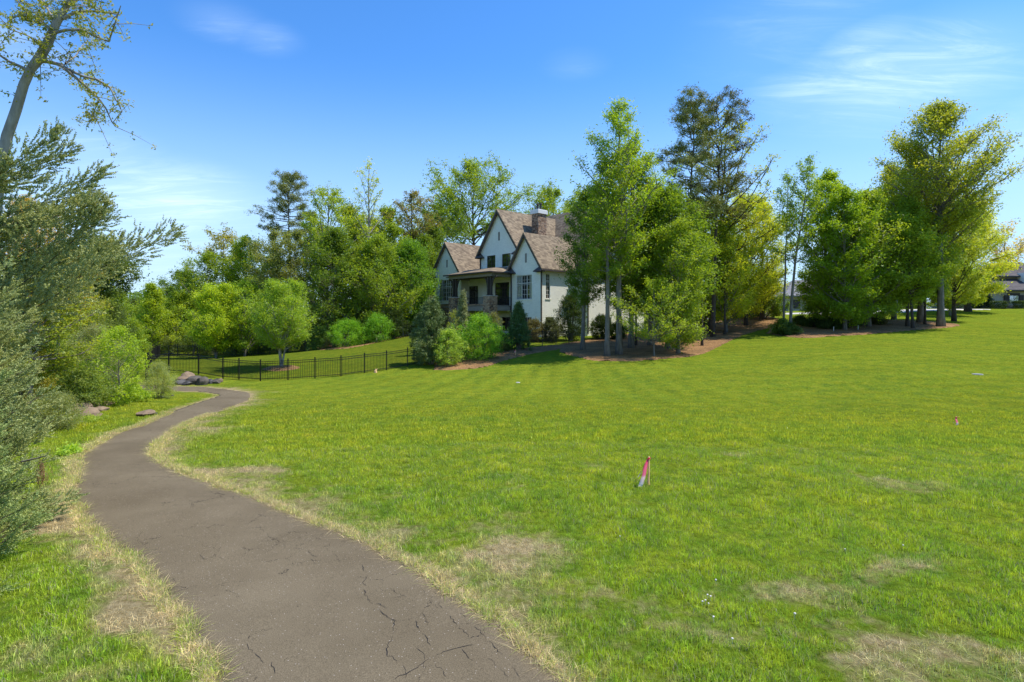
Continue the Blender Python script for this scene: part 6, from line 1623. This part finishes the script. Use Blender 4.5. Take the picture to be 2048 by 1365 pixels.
def disc(px, py, r, label, mat="white_plastic", h=.03, name="drain_cover", cat="drain cover"):
    X, Y = hit(px, py); o = empty(name, (X, Y, G(X, Y))); tag(o, label, cat)
    m_ = MB(); m_.tube([(0, 0, -.03), (0, 0, h)], r, 20); b = m_.build("lid", M[mat], o)
    m_ = MB(); m_.tube([(0, 0, -.03), (0, 0, h*.6)], r*1.18, 20); m_.build("collar", M["concrete"], o)
disc(1955, 750, .22, "grey-green flat drain cover in the lawn at the right edge", "steel")
disc(1036, 766, .11, "small white drain cover in the middle of the lawn", "white_plastic")
X, Y = hit(751, 746); o = empty("tan_stump", (X, Y, G(X, Y))); tag(o, "small tan pointed stump at the foot of the iron fence", "stump")
m_ = MB(); m_.tube([(0, 0, -.05), (0, 0, .12), (.04, 0, .26)], [.13, .10, .03], 7); m_.build("wood", M["wood"], o); m_ = MB(); m_.tube([(.02, 0, .10), (.16, .02, .30)], [.05, .01], 6); m_.build("splinter", M["wood"], o)
# flat landscaping stone in the island
X, Y = hit(1576, 671-13); 
# clover heads in the near grass
cm = MB()
import bmesh
bm = bmesh.new(); bmesh.ops.create_icosphere(bm, subdivisions=2, radius=.011)
rdv = random.Random(4)
for v in bm.verts: v.co *= rdv.uniform(.75, 1.2); v.co.z *= .85
hm = bpy.data.meshes.new("flower_head"); bm.to_mesh(hm); bm.free(); hm.materials.append(M["clover"])
sm = MB(); sm.tube([(0, 0, 0), (.003, 0, .03), (0, .002, .053)], .0016, 5); smm = sm.mesh("stalk", M["clover"])
first = None
for px, py in ((1415, 1200), (1421, 1205), (1411, 1212), (1417, 1218), (1427, 1246), (1432, 1171), (1405, 1215), (1690, 1108), (1240, 1080), (1806, 1098), (1590, 1240), (1465, 1290)):
    X, Y = hit(px, py)
    if first is None:
        first = empty("clover_flower", (X, Y, G(X, Y))); link("flower_head", hm, first, (0, .002, .056)); link("stalk", smm, first)
        tag(first, "small white clover flower head in the near grass", "flower", "clover flowers in the near grass")
    else: copy_thing(first, (X, Y, G(X, Y)), rdv.uniform(0, 6), rdv.uniform(.8, 1.25))
# weathered branch stub with dead sprays hanging in front of the nearest cedar
o = empty("dead_branch", (at(84, 9.2)[0], 9.2, 0)); tag(o, "broken branch with hanging rusty dead sprays in the nearest cedar", "branch")
zb = zat(915, 9.2)
m_ = MB(); m_.tube([(-.42, .1, zb-.10), (-.1, 0, zb-.02), (.06, 0, zb+.02)], [.016, .013, .008], 7); m_.build("wood", M["bark_pale"], o)
rng = np.random.default_rng(9); n = 46
pos = np.stack([rng.normal(-.0, .035, n), rng.normal(0, .04, n), zb-rng.uniform(0, .38, n)], 1); dr = np.stack([rng.normal(0, .15, n), rng.normal(0, .15, n), -np.ones(n)], 1)
link("dead_sprays", sprays_mesh("dead_sprays", pos, dr, rng.uniform(.4, .7, n), rng, M["dead"], np.full(n, .5)), o)

# distant wood closing the horizon all round (a mass nobody could count)
def far_wood():
    rng = np.random.default_rng(12); cl = []
    for k in range(900):
        a = rng.uniform(0, 2*np.pi); r = rng.uniform(150, 215)
        x, y = 10+r*np.cos(a), 40+r*np.sin(a)
        h = rng.uniform(5, 9)+3*vnoise(np.array([a*9]), np.array([0.]), 3)[0]
        for j in range(9):
            cl.append((x+rng.normal(0, 2.2), y+rng.normal(0, 2.2), float(2.6+h*rng.uniform(.1, 1)), rng.uniform(1.6, 2.8)))
    me = crown_mesh("far_wood", cl, 14, 1.1, rng, M["leaf"], tvar=.18)
    o = link("far_wood", me, color=(.14, .22, .06)); tag(o, kind="stuff")
far_wood()
